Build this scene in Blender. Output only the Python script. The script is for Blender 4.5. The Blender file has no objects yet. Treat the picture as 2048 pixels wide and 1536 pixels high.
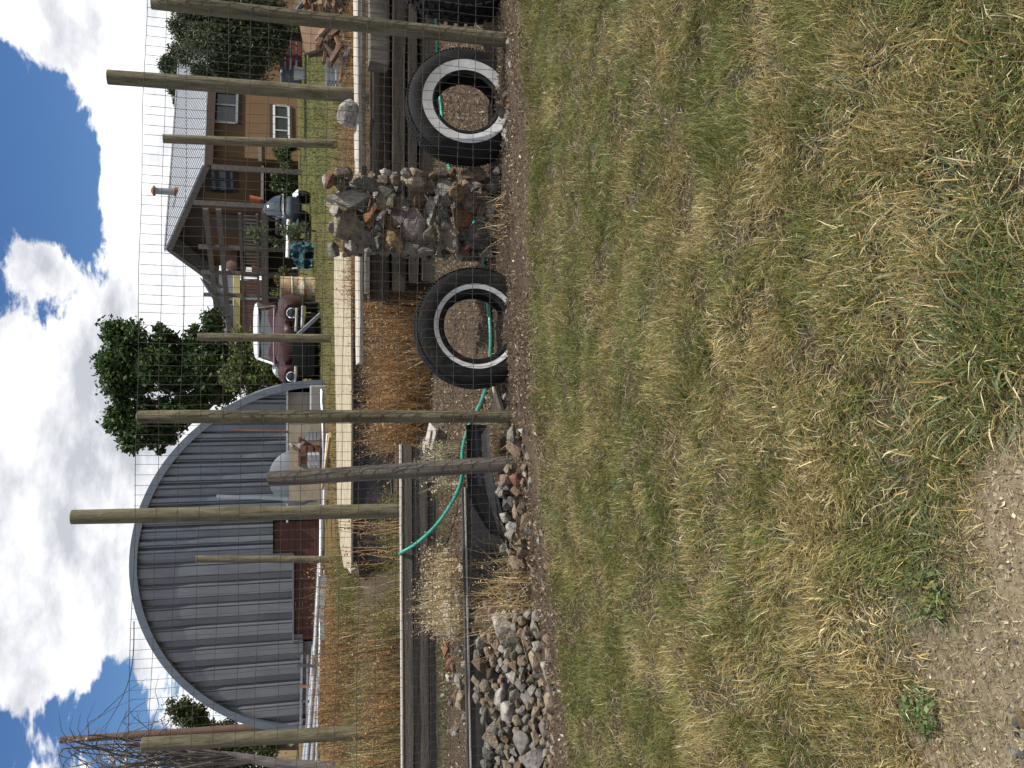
import bpy, bmesh, math, random
import numpy as np
from mathutils import Vector, Matrix, Euler

# ------------------------------------------------------------------ camera
S = bpy.context.scene
CAMH, PITCH, FPX = 1.33, math.radians(15.3), 1770.0
SN, CS = math.sin(PITCH), math.cos(PITCH)
cam_d = bpy.data.cameras.new('camera')
cam = bpy.data.objects.new('camera', cam_d)
S.collection.objects.link(cam)
cam_d.sensor_fit = 'HORIZONTAL'; cam_d.sensor_width = 36.0
cam_d.lens = FPX / 2048 * 36.0
cam_d.clip_start = 0.05; cam_d.clip_end = 2000
# the phone was held upright while the picture is stored on its side: the camera is rolled a quarter turn
cam.matrix_world = Matrix(((0, 1, 0, 0), (-SN, 0, -CS, 0), (-CS, 0, SN, CAMH), (0, 0, 0, 1)))
S.camera = cam

# ------------------------------------------------------------------ light
SUN_EL, SUN_AZ = math.radians(57), math.radians(104)      # azimuth to the right of straight ahead
sun_vec = Vector((math.cos(SUN_EL) * math.sin(SUN_AZ), math.cos(SUN_EL) * math.cos(SUN_AZ), math.sin(SUN_EL)))
sl = bpy.data.lights.new('sun', 'SUN'); sl.energy = 5.0; sl.angle = math.radians(0.55); sl.color = (1.0, 0.955, 0.88)
so = bpy.data.objects.new('sun', sl); S.collection.objects.link(so)
so.rotation_euler = (-sun_vec).to_track_quat('-Z', 'Y').to_euler()

S.view_settings.view_transform = 'Standard'; S.view_settings.look = 'None'
S.view_settings.gamma = 1.0; S.view_settings.exposure = 0.36
try: S.view_settings.use_curve_mapping = False
except Exception: pass

# ------------------------------------------------------------------ pixel helpers (photograph 2048 x 1536)
def ray(x, y):
    a = (768 - y) / FPX; b = (x - 1024) / FPX
    return Vector((a, CS - b * SN, -SN - b * CS))
def px(x, y, Y):
    d = ray(x, y); t = Y / d.y
    return Vector((d.x * t, Y, CAMH + d.z * t))
def gz(x, y, z):
    d = ray(x, y); t = (z - CAMH) / d.z
    return Vector((d.x * t, d.y * t, z))
def pl(x, y, P0, d):
    r = ray(x, y); n = Vector((-d[1], d[0]))
    t = (n.x * P0[0] + n.y * P0[1]) / (n.x * r.x + n.y * r.y)
    return Vector((r.x * t, r.y * t, CAMH + r.z * t))

# ------------------------------------------------------------------ sky
W = bpy.data.worlds.new('World'); S.world = W; W.use_nodes = True
nt = W.node_tree; nt.nodes.clear()
def N(t, **k):
    n = nt.nodes.new(t)
    for a, v in k.items():
        if a.startswith('i_'):
            key = a[2:]; n.inputs[int(key) if key.isdigit() else key].default_value = v
        else: setattr(n, a, v)
    return n
def L(a, b): nt.links.new(a, b)
def M(op, a, b=None, clamp=False):
    n = N('ShaderNodeMath', operation=op); n.use_clamp = clamp
    for i, v in enumerate((a, b)):
        if v is None: continue
        if isinstance(v, (int, float)): n.inputs[i].default_value = v
        else: L(v, n.inputs[i])
    return n.outputs[0]
sky = N('ShaderNodeTexSky', sky_type='NISHITA', sun_disc=False, sun_elevation=SUN_EL, sun_rotation=SUN_AZ, altitude=900, air_density=1.0, dust_density=0.4, ozone_density=2.0)
geo = N('ShaderNodeTexCoord')
sep = N('ShaderNodeSeparateXYZ'); L(geo.outputs['Generated'], sep.inputs[0])
den = M('ADD', M('MAXIMUM', sep.outputs[2], 0.0), 0.32)
pc = N('ShaderNodeCombineXYZ')
L(M('DIVIDE', sep.outputs[0], den), pc.inputs[0]); L(M('DIVIDE', sep.outputs[1], den), pc.inputs[1])
def fbm(scale, det, off, rough=0.55, dist=0.0):
    mp = N('ShaderNodeMapping'); mp.inputs['Location'].default_value = off
    L(pc.outputs[0], mp.inputs['Vector'])
    n = N('ShaderNodeTexNoise', noise_dimensions='3D')
    n.inputs['Scale'].default_value = scale; n.inputs['Detail'].default_value = det
    n.inputs['Roughness'].default_value = rough; n.inputs['Distortion'].default_value = dist
    L(mp.outputs[0], n.inputs['Vector']); return n.outputs[0]
big = fbm(1.5, 3, (3.1, 1.7, 0)); fine = fbm(7.5, 12, (0.3, 5.1, 2.0), 0.62, 0.25)
field = M('ADD', M('MULTIPLY', M('SUBTRACT', big, 0.5), 0.5), M('MULTIPLY', M('SUBTRACT', fine, 0.5), 1.7))
# where the photograph shows gaps of blue (-) and banks of cumulus (+), as directions in the sky
BL = [(55, 205, .0016, -.62), (95, 310, .0024, -.62), (105, 415, .0024, -.62), (190, 470, .0005, -.5), (215, 548, .0004, -.45), (280, 545, .00012, -.35), (150, 600, .0006, -.5), (88, 648, .0005, -.5), (30, 735, .0009, -.55), (15, 600, .0003, -.4),
      (222, 1375, .0005, -.5), (228, 1445, .0006, -.5), (115, 1420, .00015, -.4), (8, 1500, .0006, -.45), (330, 1500, .0003, -.2),
      (90, 50, .0020, .35), (210, 110, .0024, .5), (265, 240, .0018, .5), (250, 370, .0008, .45), (262, 470, .0011, .5), (290, 420, .0008, .4), (100, 545, .0009, .6), (35, 665, .0005, .5), (150, 900, .014, .45), (60, 1150, .010, .30), (220, 1000, .010, .30), (330, 560, .0010, .35), (240, 700, .004, .4)]
for x, y, s, amp in BL:
    c = ray(x, y).normalized()
    d = N('ShaderNodeVectorMath', operation='DOT_PRODUCT'); L(geo.outputs['Generated'], d.inputs[0]); d.inputs[1].default_value = c
    e = M('POWER', 2.71828, M('DIVIDE', M('SUBTRACT', d.outputs['Value'], 1.0), s))
    field = M('ADD', field, M('MULTIPLY', e, amp))
cr = N('ShaderNodeMapRange', interpolation_type='SMOOTHSTEP'); L(field, cr.inputs['Value'])
cr.inputs['From Min'].default_value = -0.13; cr.inputs['From Max'].default_value = 0.09
shade = fbm(2.6, 7, (7.7, 2.2, 4.0), 0.6)
sh2 = N('ShaderNodeMapRange'); L(M('ADD', shade, M('MULTIPLY', field, -0.12)), sh2.inputs['Value'])
sh2.inputs['From Min'].default_value = 0.30; sh2.inputs['From Max'].default_value = 0.49; sh2.inputs['To Min'].default_value = 0.0; sh2.inputs['To Max'].default_value = 1.0
# greyer undersides to the left where the bank is thick
cdir = ray(190, 1080).normalized()
dg = N('ShaderNodeVectorMath', operation='DOT_PRODUCT'); L(geo.outputs['Generated'], dg.inputs[0]); dg.inputs[1].default_value = cdir
thick = M('POWER', 2.71828, M('DIVIDE', M('SUBTRACT', dg.outputs['Value'], 1.0), 0.02))
ccol = N('ShaderNodeMix', data_type='RGBA')
L(M('SUBTRACT', sh2.outputs[0], M('MULTIPLY', thick, 0.30), True), ccol.inputs['Factor'])
ccol.inputs['A'].default_value = (0.78, 0.81, 0.88, 1); ccol.inputs['B'].default_value = (1.62, 1.63, 1.66, 1)
skyk = N('ShaderNodeMix', data_type='RGBA', blend_type='MULTIPLY'); skyk.inputs['Factor'].default_value = 1.0
L(sky.outputs[0], skyk.inputs['A']); skyk.inputs['B'].default_value = (0.060, 0.084, 0.118, 1)
mixc = N('ShaderNodeMix', data_type='RGBA'); L(cr.outputs[0], mixc.inputs['Factor']); L(skyk.outputs['Result'], mixc.inputs['A']); L(ccol.outputs['Result'], mixc.inputs['B'])
bg = N('ShaderNodeBackground'); bg.inputs['Strength'].default_value = 0.60; L(mixc.outputs['Result'], bg.inputs[0])
wo = N('ShaderNodeOutputWorld'); L(bg.outputs[0], wo.inputs[0])

# ------------------------------------------------------------------ helpers: materials
random.seed(7); rng = np.random.default_rng(11)
MATS = {}
def mat(name, col, rough=0.85, metal=0.0, col2=None, ns=6.0, stretch=(1, 1, 1), amt=1.0, bump=0.0, bs=40.0, spec=0.3, objcol=False, attr=False, trans=0.0, stain=None, dist=0.0):
    if name in MATS: return MATS[name]
    m = bpy.data.materials.new(name); m.use_nodes = True; t = m.node_tree; p = t.nodes['Principled BSDF']
    p.inputs['Roughness'].default_value = rough; p.inputs['Metallic'].default_value = metal
    p.inputs['Specular IOR Level'].default_value = spec
    def nn(k): return t.nodes.new(k)
    tc = nn('ShaderNodeTexCoord'); mp = nn('ShaderNodeMapping'); mp.inputs['Scale'].default_value = stretch
    t.links.new(tc.outputs['Object'], mp.inputs[0])
    if objcol or attr:
        if objcol: src = nn('ShaderNodeObjectInfo').outputs['Color']
        else:
            a = nn('ShaderNodeAttribute'); a.attribute_name = 'Col'; src = a.outputs['Color']
    else:
        r = nn('ShaderNodeRGB'); r.outputs[0].default_value = (*col, 1); src = r.outputs[0]
    if col2 is not None:
        nz = nn('ShaderNodeTexNoise'); nz.inputs['Scale'].default_value = ns; nz.inputs['Detail'].default_value = 8; nz.inputs['Roughness'].default_value = 0.65; nz.inputs['Distortion'].default_value = dist
        t.links.new(mp.outputs[0], nz.inputs['Vector'])
        rp = nn('ShaderNodeMapRange'); rp.inputs['From Min'].default_value = 0.35; rp.inputs['From Max'].default_value = 0.65; rp.inputs['To Max'].default_value = amt
        t.links.new(nz.outputs[0], rp.inputs['Value'])
        mx = nn('ShaderNodeMix'); mx.data_type = 'RGBA'
        if objcol or attr: mx.blend_type = 'MULTIPLY'
        t.links.new(rp.outputs[0], mx.inputs['Factor']); t.links.new(src, mx.inputs['A']); mx.inputs['B'].default_value = (*col2, 1)
        src = mx.outputs['Result']
    if stain is not None:                    # (colour, scale, threshold, stretch)
        sc, ss, th, sst = stain
        mp2 = nn('ShaderNodeMapping'); mp2.inputs['Scale'].default_value = sst; t.links.new(tc.outputs['Object'], mp2.inputs[0])
        nz = nn('ShaderNodeTexNoise'); nz.inputs['Scale'].default_value = ss; nz.inputs['Detail'].default_value = 6; nz.inputs['Roughness'].default_value = 0.7
        t.links.new(mp2.outputs[0], nz.inputs['Vector'])
        rp = nn('ShaderNodeMapRange'); rp.inputs['From Min'].default_value = th; rp.inputs['From Max'].default_value = th + 0.12
        t.links.new(nz.outputs[0], rp.inputs['Value'])
        mx = nn('ShaderNodeMix'); mx.data_type = 'RGBA'; t.links.new(rp.outputs[0], mx.inputs['Factor']); t.links.new(src, mx.inputs['A']); mx.inputs['B'].default_value = (*sc, 1)
        src = mx.outputs['Result']
    t.links.new(src, p.inputs['Base Color'])
    if bump:
        nz = nn('ShaderNodeTexNoise'); nz.inputs['Scale'].default_value = bs; nz.inputs['Detail'].default_value = 6; nz.inputs['Roughness'].default_value = 0.7
        t.links.new(mp.outputs[0], nz.inputs['Vector'])
        b = nn('ShaderNodeBump'); b.inputs['Strength'].default_value = bump; b.inputs['Distance'].default_value = 0.02
        t.links.new(nz.outputs[0], b.inputs['Height']); t.links.new(b.outputs[0], p.inputs['Normal'])
    if trans:
        tr = nn('ShaderNodeBsdfTranslucent'); t.links.new(src, tr.inputs['Color'])
        ms = nn('ShaderNodeMixShader'); ms.inputs[0].default_value = trans
        t.links.new(p.outputs[0], ms.inputs[1]); t.links.new(tr.outputs[0], ms.inputs[2])
        t.links.new(ms.outputs[0], t.nodes['Material Output'].inputs['Surface'])
    MATS[name] = m; return m

# ------------------------------------------------------------------ helpers: objects
COL = S.collection
ORG = {}
def tag(o, label=None, cat=None, group=None, kind=None):
    if label: o['label'] = label
    if cat: o['category'] = cat
    if group: o['group'] = group
    if kind: o['kind'] = kind
    return o
def thing(name, loc, label, cat, group=None):
    o = bpy.data.objects.new(name, None); COL.objects.link(o); o.location = loc; o.empty_display_size = 0.1
    ORG[o.name] = Vector(loc); return tag(o, label, cat, group)
def link(name, me, m, parent=None):
    o = bpy.data.objects.new(name, me); COL.objects.link(o)
    if m is not None and not me.materials: me.materials.append(m)
    if parent is not None: o.parent = parent
    return o
class MB:
    def __init__(s): s.v = []; s.f = []
    def add(s, vs, fs):
        n = len(s.v); s.v += [Vector(q) for q in vs]; s.f += [tuple(n + i for i in f) for f in fs]; return s
    def box(s, c, d, R=None):
        h = Vector(d) / 2; vs = []
        for i in range(8):
            q = Vector(((i & 1) * 2 - 1, ((i >> 1) & 1) * 2 - 1, ((i >> 2) & 1) * 2 - 1)); q = Vector((q.x * h.x, q.y * h.y, q.z * h.z))
            if R is not None: q = R @ q
            vs.append(q + Vector(c))
        return s.add(vs, [(0, 2, 3, 1), (4, 5, 7, 6), (0, 1, 5, 4), (2, 6, 7, 3), (0, 4, 6, 2), (1, 3, 7, 5)])
    def bar(s, a, b, w, h, up=(0, 0, 1)):          # rectangular bar from a to b
        a, b = Vector(a), Vector(b); d = b - a; l = d.length; d.normalize(); up = Vector(up)
        sd = d.cross(up)
        if sd.length < 1e-4: sd = d.cross(Vector((0, 1, 0)))
        sd.normalize(); u = sd.cross(d)
        return s.box((a + b) / 2, (l, w, h), Matrix((d, sd, u)).transposed())
    def tube(s, pts, r, n=8, cap=True, flat=1.0):
        pts = [Vector(q) for q in pts]; rr = r if isinstance(r, (list, tuple)) else [r] * len(pts)
        rings = []; ref = Vector((0.13, 0.31, 0.94)).normalized()
        for i, q in enumerate(pts):
            d = (pts[min(i + 1, len(pts) - 1)] - pts[max(i - 1, 0)]).normalized()
            a = d.cross(ref)
            if a.length < 1e-3: a = d.cross(Vector((1, 0, 0)))
            a.normalize(); b = d.cross(a)
            rings.append([q + (a * math.cos(2 * math.pi * k / n) + b * math.sin(2 * math.pi * k / n) * flat) * rr[i] for k in range(n)])
        return s.loft(rings, cap)
    def loft(s, rings, cap=True, closed=True):
        n = len(rings[0]); vs = [q for r in rings for q in r]; fs = []
        for i in range(len(rings) - 1):
            for k in range(n if closed else n - 1):
                k2 = (k + 1) % n; fs.append((i * n + k, i * n + k2, (i + 1) * n + k2, (i + 1) * n + k))
        if cap: fs += [tuple(reversed(range(n))), tuple((len(rings) - 1) * n + k for k in range(n))]
        return s.add(vs, fs)
    def lathe(s, prof, c, axis='Z', n=32, R=None, loop=False):   # prof: (radius, height)
        rings = []; pr = prof + [prof[0]] if loop else prof
        for r, h in pr:
            ring = []
            for k in range(n):
                t = 2 * math.pi * k / n; q = Vector((r * math.cos(t), r * math.sin(t), h))
                if R is not None: q = R @ q
                ring.append(q + Vector(c))
            rings.append(ring)
        return s.loft(rings, not loop)
    def prism(s, poly, ext):                    # poly: 3-D points, ext: vector
        n = len(poly); e = Vector(ext)
        return s.add([Vector(q) for q in poly] + [Vector(q) + e for q in poly], [tuple(range(n)), tuple(reversed(range(n, 2 * n)))] + [(i, (i + 1) % n + 0, (i + 1) % n + n, i + n)[::-1] for i in range(n)])
    def build(s, name, m, parent=None, smooth=False, bevel=0.0, auto=None):
        root = parent
        while root is not None and root.parent is not None: root = root.parent
        off = ORG.get(root.name, Vector()) if root is not None else Vector()
        me = bpy.data.meshes.new(name)
        if root is None:                          # origin at the base of the thing
            lo = Vector((sum(q.x for q in s.v) / len(s.v), sum(q.y for q in s.v) / len(s.v), min(q.z for q in s.v))); off = lo
        me.from_pydata([tuple(q - off) for q in s.v], [], s.f)
        bm = bmesh.new(); bm.from_mesh(me)
        bmesh.ops.recalc_face_normals(bm, faces=bm.faces)
        if bevel: bmesh.ops.bevel(bm, geom=list(bm.edges), offset=bevel, segments=1, affect='EDGES', profile=0.5)
        if smooth:
            for f in bm.faces: f.smooth = True
            ang = math.radians(auto if auto else 40)
            for e in bm.edges:
                if len(e.link_faces) == 2 and e.calc_face_angle(0) > ang: e.smooth = False
        bm.to_mesh(me); bm.free()
        o = link(name, me, m, parent)
        if root is None: o.location = off; ORG[o.name] = off.copy()
        return o
def rot(x=0, y=0, z=0): return Euler((math.radians(x), math.radians(y), math.radians(z))).to_matrix()

def np_mesh(name, V, T, C, m, parent=None, kind=None):      # V (n,3), T (k,3) triangles, C (n,3) colours
    me = bpy.data.meshes.new(name); n = len(V); k = len(T)
    me.vertices.add(n); me.vertices.foreach_set('co', np.ascontiguousarray(V, dtype=np.float32).ravel())
    me.loops.add(3 * k); me.loops.foreach_set('vertex_index', np.ascontiguousarray(T, dtype=np.int32).ravel())
    me.polygons.add(k); me.polygons.foreach_set('loop_start', np.arange(0, 3 * k, 3, dtype=np.int32))
    try: me.polygons.foreach_set('loop_total', np.full(k, 3, dtype=np.int32))
    except Exception: pass
    if C is not None:
        a = me.color_attributes.new('Col', 'FLOAT_COLOR', 'POINT')
        a.data.foreach_set('color', np.concatenate([C, np.ones((n, 1))], 1).astype(np.float32).ravel())
    me.update(calc_edges=True); me.validate()
    o = link(name, me, m, parent)
    if kind: o['kind'] = kind
    return o
def root_off(parent):
    r = parent
    while r is not None and r.parent is not None: r = r.parent
    return np.array(ORG.get(r.name, (0, 0, 0))) if r is not None else np.zeros(3)
def blades(name, P, Ln, Wd, az, lean, curl, C, m, parent=None, kind='stuff', tipmul=1.15):
    n = len(P); P = np.asarray(P, float) - root_off(parent)
    def dr(th): return np.stack([np.sin(th) * np.cos(az), np.sin(th) * np.sin(az), np.cos(th)], 1)
    p1 = P + dr(lean) * (Ln * 0.55)[:, None]; p2 = p1 + dr(lean + curl) * (Ln * 0.45)[:, None]
    sa = az + np.pi / 2 + rng.normal(0, 0.5, n); sd = np.stack([np.cos(sa), np.sin(sa), rng.normal(0, .25, n)], 1) * (Wd / 2)[:, None]
    V = np.stack([P - sd, P + sd, p1 - sd * .85, p1 + sd * .85, p2], 1).reshape(-1, 3)
    b = (np.arange(n) * 5)[:, None]
    T = np.concatenate([b + [[0, 1, 3]], b + [[0, 3, 2]], b + [[2, 3, 4]]], 1).reshape(-1, 3)
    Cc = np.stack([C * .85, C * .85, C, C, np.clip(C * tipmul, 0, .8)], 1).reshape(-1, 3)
    return np_mesh(name, V, T, Cc, m, parent, kind)
def leaf_cloud(name, P, size, C, m, parent=None, kind=None, asp=0.5, up=0.0):
    n = len(P); P = np.asarray(P, float) - root_off(parent)
    d = rng.normal(0, 1, (n, 3)); d[:, 2] += up; d /= np.linalg.norm(d, axis=1)[:, None]
    e = np.cross(d, rng.normal(0, 1, (n, 3))); e /= np.linalg.norm(e, axis=1)[:, None]
    sz = (size * rng.uniform(.6, 1.4, n))[:, None]
    V = np.stack([P - d * sz * .5, P + e * sz * asp * .5, P + d * sz * .5, P - e * sz * asp * .5], 1).reshape(-1, 3)
    b = (np.arange(n) * 4)[:, None]
    T = np.concatenate([b + [[0, 1, 2]], b + [[0, 2, 3]]], 1).reshape(-1, 3)
    return np_mesh(name, V, T, np.repeat(C, 4, 0), m, parent, kind)
def vnoise(x, y, scale, seed, oct=3):
    r = np.random.default_rng(seed); out = 0; amp = 1; tot = 0
    for o in range(oct):
        g = r.random((64, 64)); xs = np.asarray(x) * scale + 17.3; ys = np.asarray(y) * scale + 9.1
        xi = np.floor(xs).astype(int); yi = np.floor(ys).astype(int); fx = xs - xi; fy = ys - yi
        fx = fx * fx * (3 - 2 * fx); fy = fy * fy * (3 - 2 * fy)
        a = g[xi % 64, yi % 64]; b = g[(xi + 1) % 64, yi % 64]; c = g[xi % 64, (yi + 1) % 64]; d = g[(xi + 1) % 64, (yi + 1) % 64]
        out = out + amp * (a * (1 - fx) * (1 - fy) + b * fx * (1 - fy) + c * (1 - fx) * fy + d * fx * fy); tot += amp; amp *= .5; scale *= 2.1
    return out / tot

# ================================================================== terrain
YARD = 0.33
def sst(a, b, x):
    t = np.clip((np.asarray(x, float) - a) / (b - a), 0, 1); return t * t * (3 - 2 * t)
def proj(X, Y, Z):
    z = np.asarray(Z) - CAMH; dep = Y * CS - z * SN; dn = -Y * SN - z * CS
    return 1024 + FPX * dn / dep, 768 - FPX * np.asarray(X) / dep
EDGE = [gz(x, y, 0) for x, y in ((1112, 1530), (1106, 1400), (1098, 1200), (1086, 930), (1078, 800), (1066, 500), (1060, 300), (1052, 80), (1050, 0))]
EX = np.array([-6] + [p.x for p in EDGE] + [8]); EY = np.array([EDGE[0].y - .5] + [p.y for p in EDGE] + [EDGE[-1].y + .6])
def edge(X): return np.interp(X, EX, EY) - .035 - .02 * sst(-.3, -1.8, X)
def gh(X, Y, rough=True):
    X = np.asarray(X, float); Y = np.asarray(Y, float)
    z = 0.05 * np.clip(X + .3, -3, 0) * (1 - sst(5.2, 6.8, Y))
    right = sst(.72, .80, X) * sst(7.42, 7.50, Y) * .45
    mid = (1 - sst(.72, .80, X)) * sst(-2.1, -1.95, X) * (.06 * sst(7.5, 9, Y) + .36 * sst(9.42, 9.52, Y))
    left = (1 - sst(-2.1, -1.95, X)) * (.24 * sst(6.99, 7.16, Y) + .20 * sst(7.6, 10, Y))
    st = right + mid + left
    st = st * (1 - sst(11, 15, Y)) + YARD * sst(11, 15, Y) * (1.0)
    z = z + st
    if rough:
        z = z + (vnoise(X, Y, 3.0, 1) - .5) * .035 + (vnoise(X, Y, 14.0, 2) - .5) * .014 * (Y < 12)
        z = z + .03 * sst(.45, 0, np.abs(Y - edge(X) - .18)) * (Y < 6)
    return z
def axis(segs):
    out = []
    for a, b, s in segs: out += list(np.arange(a, b - 1e-6, s))
    return np.array(out + [segs[-1][1]])
gx = axis([(-600, -60, 60), (-60, -15, 5), (-15, -3.4, .5), (-3.4, -2.2, .08), (-2.2, 2.5, .03), (2.5, 4, .08), (4, 18, .5), (18, 60, 6), (60, 600, 60)])
gy = axis([(-40, 0, 5), (0, 1, .25), (1, 7.0, .03), (7.0, 7.6, .02), (7.6, 9.4, .1), (9.4, 9.6, .02), (9.6, 16, .2), (16, 45, 1.0), (45, 120, 10), (120, 1200, 120)])
GX, GY = np.meshgrid(gx, gy); GZ = gh(GX, GY)
nx, ny = len(gx), len(gy)
V = np.stack([GX.ravel(), GY.ravel(), GZ.ravel()], 1)
i0 = (np.arange(ny - 1)[:, None] * nx + np.arange(nx - 1)[None, :]).ravel()
T = np.concatenate([np.stack([i0, i0 + 1, i0 + nx + 1], 1), np.stack([i0, i0 + nx + 1, i0 + nx], 1)])
def lerp(a, b, t): return np.asarray(a) + (np.asarray(b) - np.asarray(a)) * np.asarray(t)[..., None]
def bare(X, Y):
    qx, qy = proj(X, Y, 0 * X)
    lim = np.interp(qy, [300, 600, 850, 1000, 1150, 1300, 1600], [2260, 2180, 2060, 1950, 1845, 1815, 1805])
    return sst(.6, 0., X) * sst(-150, 130, qx - lim + (vnoise(X, Y, 6, 31) - .5) * 260 + (vnoise(X, Y, 1.7, 32) - .5) * 260)
soil = lerp((.045, .037, .023), (.10, .082, .052), vnoise(V[:, 0], V[:, 1], 5, 4))
sand = lerp((.25, .205, .135), (.37, .31, .215), vnoise(V[:, 0], V[:, 1], 9, 5))
c = lerp(soil, sand, 0 * V[:, 0]); bm_ = bare(V[:, 0], V[:, 1])
c = soil * (1 - bm_[:, None] * .85) + sand * bm_[:, None] * .85
path = lerp((.055, .041, .029), (.13, .10, .072), vnoise(V[:, 0], V[:, 1], 4, 6))
fp = sst(-.05, .08, V[:, 1] - edge(V[:, 0])); c = c * (1 - fp[:, None]) + path * fp[:, None]
yg = lerp((.085, .092, .030), (.15, .13, .05), vnoise(V[:, 0], V[:, 1], .8, 8)); yb = lerp((.16, .10, .045), (.2, .15, .07), vnoise(V[:, 0], V[:, 1], 2, 9))
gm = sst(10.5, 13, V[:, 1]); c = c * (1 - gm[:, None]) + yb * gm[:, None]
gm = sst(13, 16, V[:, 1] + (vnoise(V[:, 0], V[:, 1], .7, 10) - .5) * 5) * sst(-1.0, .5, V[:, 0] - (V[:, 1] - 17) * .02); c = c * (1 - gm[:, None]) + yg * gm[:, None]
ground = np_mesh('ground', V, T, c, mat('ground_mat', (1, 1, 1), .95, attr=True, col2=(.45, .42, .38), ns=55, amt=.9, bump=.6, bs=90, spec=.1), kind='structure')
ground.data.polygons.foreach_set('use_smooth', np.ones(len(T), dtype=bool))

# ================================================================== lawn: short dry turf (uncountable)
GRASS = mat('grass_mat', (1, 1, 1), .62, attr=True, trans=.32, spec=.35)
def mixcol(n, pal, w):
    k = rng.choice(len(pal), n, p=np.array(w) / sum(w)); return np.array(pal)[k] * np.clip(rng.lognormal(0, .30, (n, 1)), .45, 1.9)
GREEN = [(.100, .132, .028), (.066, .108, .022), (.175, .168, .040), (.130, .158, .062), (.23, .20, .055)]
STRAW = [(.38, .31, .145), (.30, .235, .085), (.56, .49, .30), (.21, .165, .075), (.35, .255, .092)]
def turf(n, xr, yr, inside):
    X = rng.uniform(*xr, n); Y = rng.uniform(*yr, n)
    qx, qy = proj(X, Y, 0 * X); inn = (qx < 2140) & (qy > -120) & (qy < 1660)
    k = (inn == inside) & (Y < edge(X) + rng.normal(0, .03, n) + (vnoise(X, Y, 7, 41) - .5) * .12)
    b = bare(X, Y); clump = vnoise(X, Y, 11, 42, 2)
    k &= rng.random(n) > b * .93; k &= rng.random(n) < .17 + 1.1 * sst(.30, .60, clump)
    X, Y, qx, qy, b = X[k], Y[k], qx[k], qy[k], b[k]; n = len(X)
    # green near the fence and in patches, straw elsewhere
    gr = .58 + (vnoise(X, Y, 5.0, 43, 4) - .5) * 1.9 + .16 * sst(1500, 1080, qx) - .16 * sst(1100, 1500, qy) * sst(1200, 1500, qx) - .30 * b
    strip = np.exp(-((Y - edge(X) + .12 + .2 * (vnoise(X, Y, 1.5, 48) - .5)) / .13) ** 2); gr = gr + strip * .25 * np.sign(vnoise(X, Y, 2.0, 45) - .38)
    isg = rng.random(n) < np.clip(gr, .10, .90)
    C = np.where(isg[:, None], mixcol(n, GREEN, (4, 3, 3, 2, 2)), mixcol(n, STRAW, (4, 4, 2, 4, 3)))
    Ln = rng.uniform(.018, .052, n) * (.6 + .8 * vnoise(X, Y, 9, 46)) * (1 + .35 * sst(3.6, 2.0, Y)) * (1 - .4 * b)
    Wd = rng.uniform(.0010, .0023, n)
    az = rng.uniform(0, 2 * np.pi, n) * .65 + 7 * vnoise(X, Y, 5, 47, 2)
    lean = np.radians(rng.normal(42, 24, n)); curl = np.radians(rng.normal(30, 20, n))
    P = np.stack([X, Y, gh(X, Y) - .004], 1)
    return P, Ln, Wd, az, lean, curl, C
def cat(*a): return [np.concatenate(q) for q in zip(*a)]
A = turf(1250000, (-2.6, 2.8), (1.15, 4.95), True)
B = turf(330000, (-4.5, 5.0), (-.4, 5.2), False)
# dead thatch lying flat
n = 75000; X = rng.uniform(-2.4, 2.6, n); Y = rng.uniform(1.1, 4.9, n); k = Y < edge(X) + .05; X, Y = X[k], Y[k]; n = len(X)
D = (np.stack([X, Y, gh(X, Y) + .006], 1), rng.uniform(.015, .05, n) * (1 - .6 * bare(X, Y)), rng.uniform(.0009, .0018, n), rng.uniform(0, 6.28, n), np.radians(rng.uniform(66, 92, n)), np.radians(rng.normal(0, 12, n)), mixcol(n, [(.40, .33, .21), (.28, .22, .14), (.54, .46, .32), (.18, .135, .08)], (3, 3, 2, 2)))
n = 60000; X = rng.uniform(-2.4, .6, n); Y = rng.uniform(.9, 2.6, n); k = bare(X, Y) > rng.uniform(.2, 1.0, n); X, Y = X[k], Y[k]; n = len(X)
D2 = (np.stack([X, Y, gh(X, Y) + .003], 1), rng.uniform(.004, .014, n), rng.uniform(.0009, .0020, n), rng.uniform(0, 6.28, n), np.radians(rng.uniform(60, 92, n)), np.radians(rng.normal(0, 20, n)), mixcol(n, [(.34, .28, .18), (.25, .20, .13), (.42, .36, .25), (.15, .12, .08)], (3, 3, 1, 3)))
# taller coarse tufts: (pixel x, pixel y, radius m, blades, length, green share)
TU = [(1985, 640, .20, 420, .13, .80), (1950, 740, .15, 240, .12, .75), (1890, 1100, .09, 190, .08, .85), (1975, 395, .17, 300, .11, .75), (2020, 120, .2, 260, .10, .5), (1880, 560, .16, 240, .10, .6),
      (1660, 905, .16, 900, .09, .06), (1470, 655, .13, 700, .085, .05), (1720, 560, .17, 700, .085, .15), (1670, 1180, .18, 900, .08, .18), (1560, 250, .2, 700, .075, .35), (1790, 330, .22, 700, .09, .3),
      (1380, 1010, .12, 420, .075, .1), (1340, 520, .12, 420, .07, .9), (1250, 960, .1, 350, .07, .95), (1190, 1010, .1, 350, .07, .95), (1215, 300, .12, 400, .065, .92), (1130, 420, .1, 300, .06, .85), (1120, 1060, .12, 420, .07, .96),
      (1600, 1080, .13, 500, .08, .2), (1840, 930, .12, 350, .10, .55), (1450, 1250, .16, 500, .075, .3), (1830, 1420, .05, 120, .06, .97), (1865, 1190, .06, 120, .08, .9), (1750, 1330, .14, 420, .08, .25), (1530, 820, .12, 420, .08, .6), (1760, 100, .2, 600, .09, .6)]
tl = []
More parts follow.
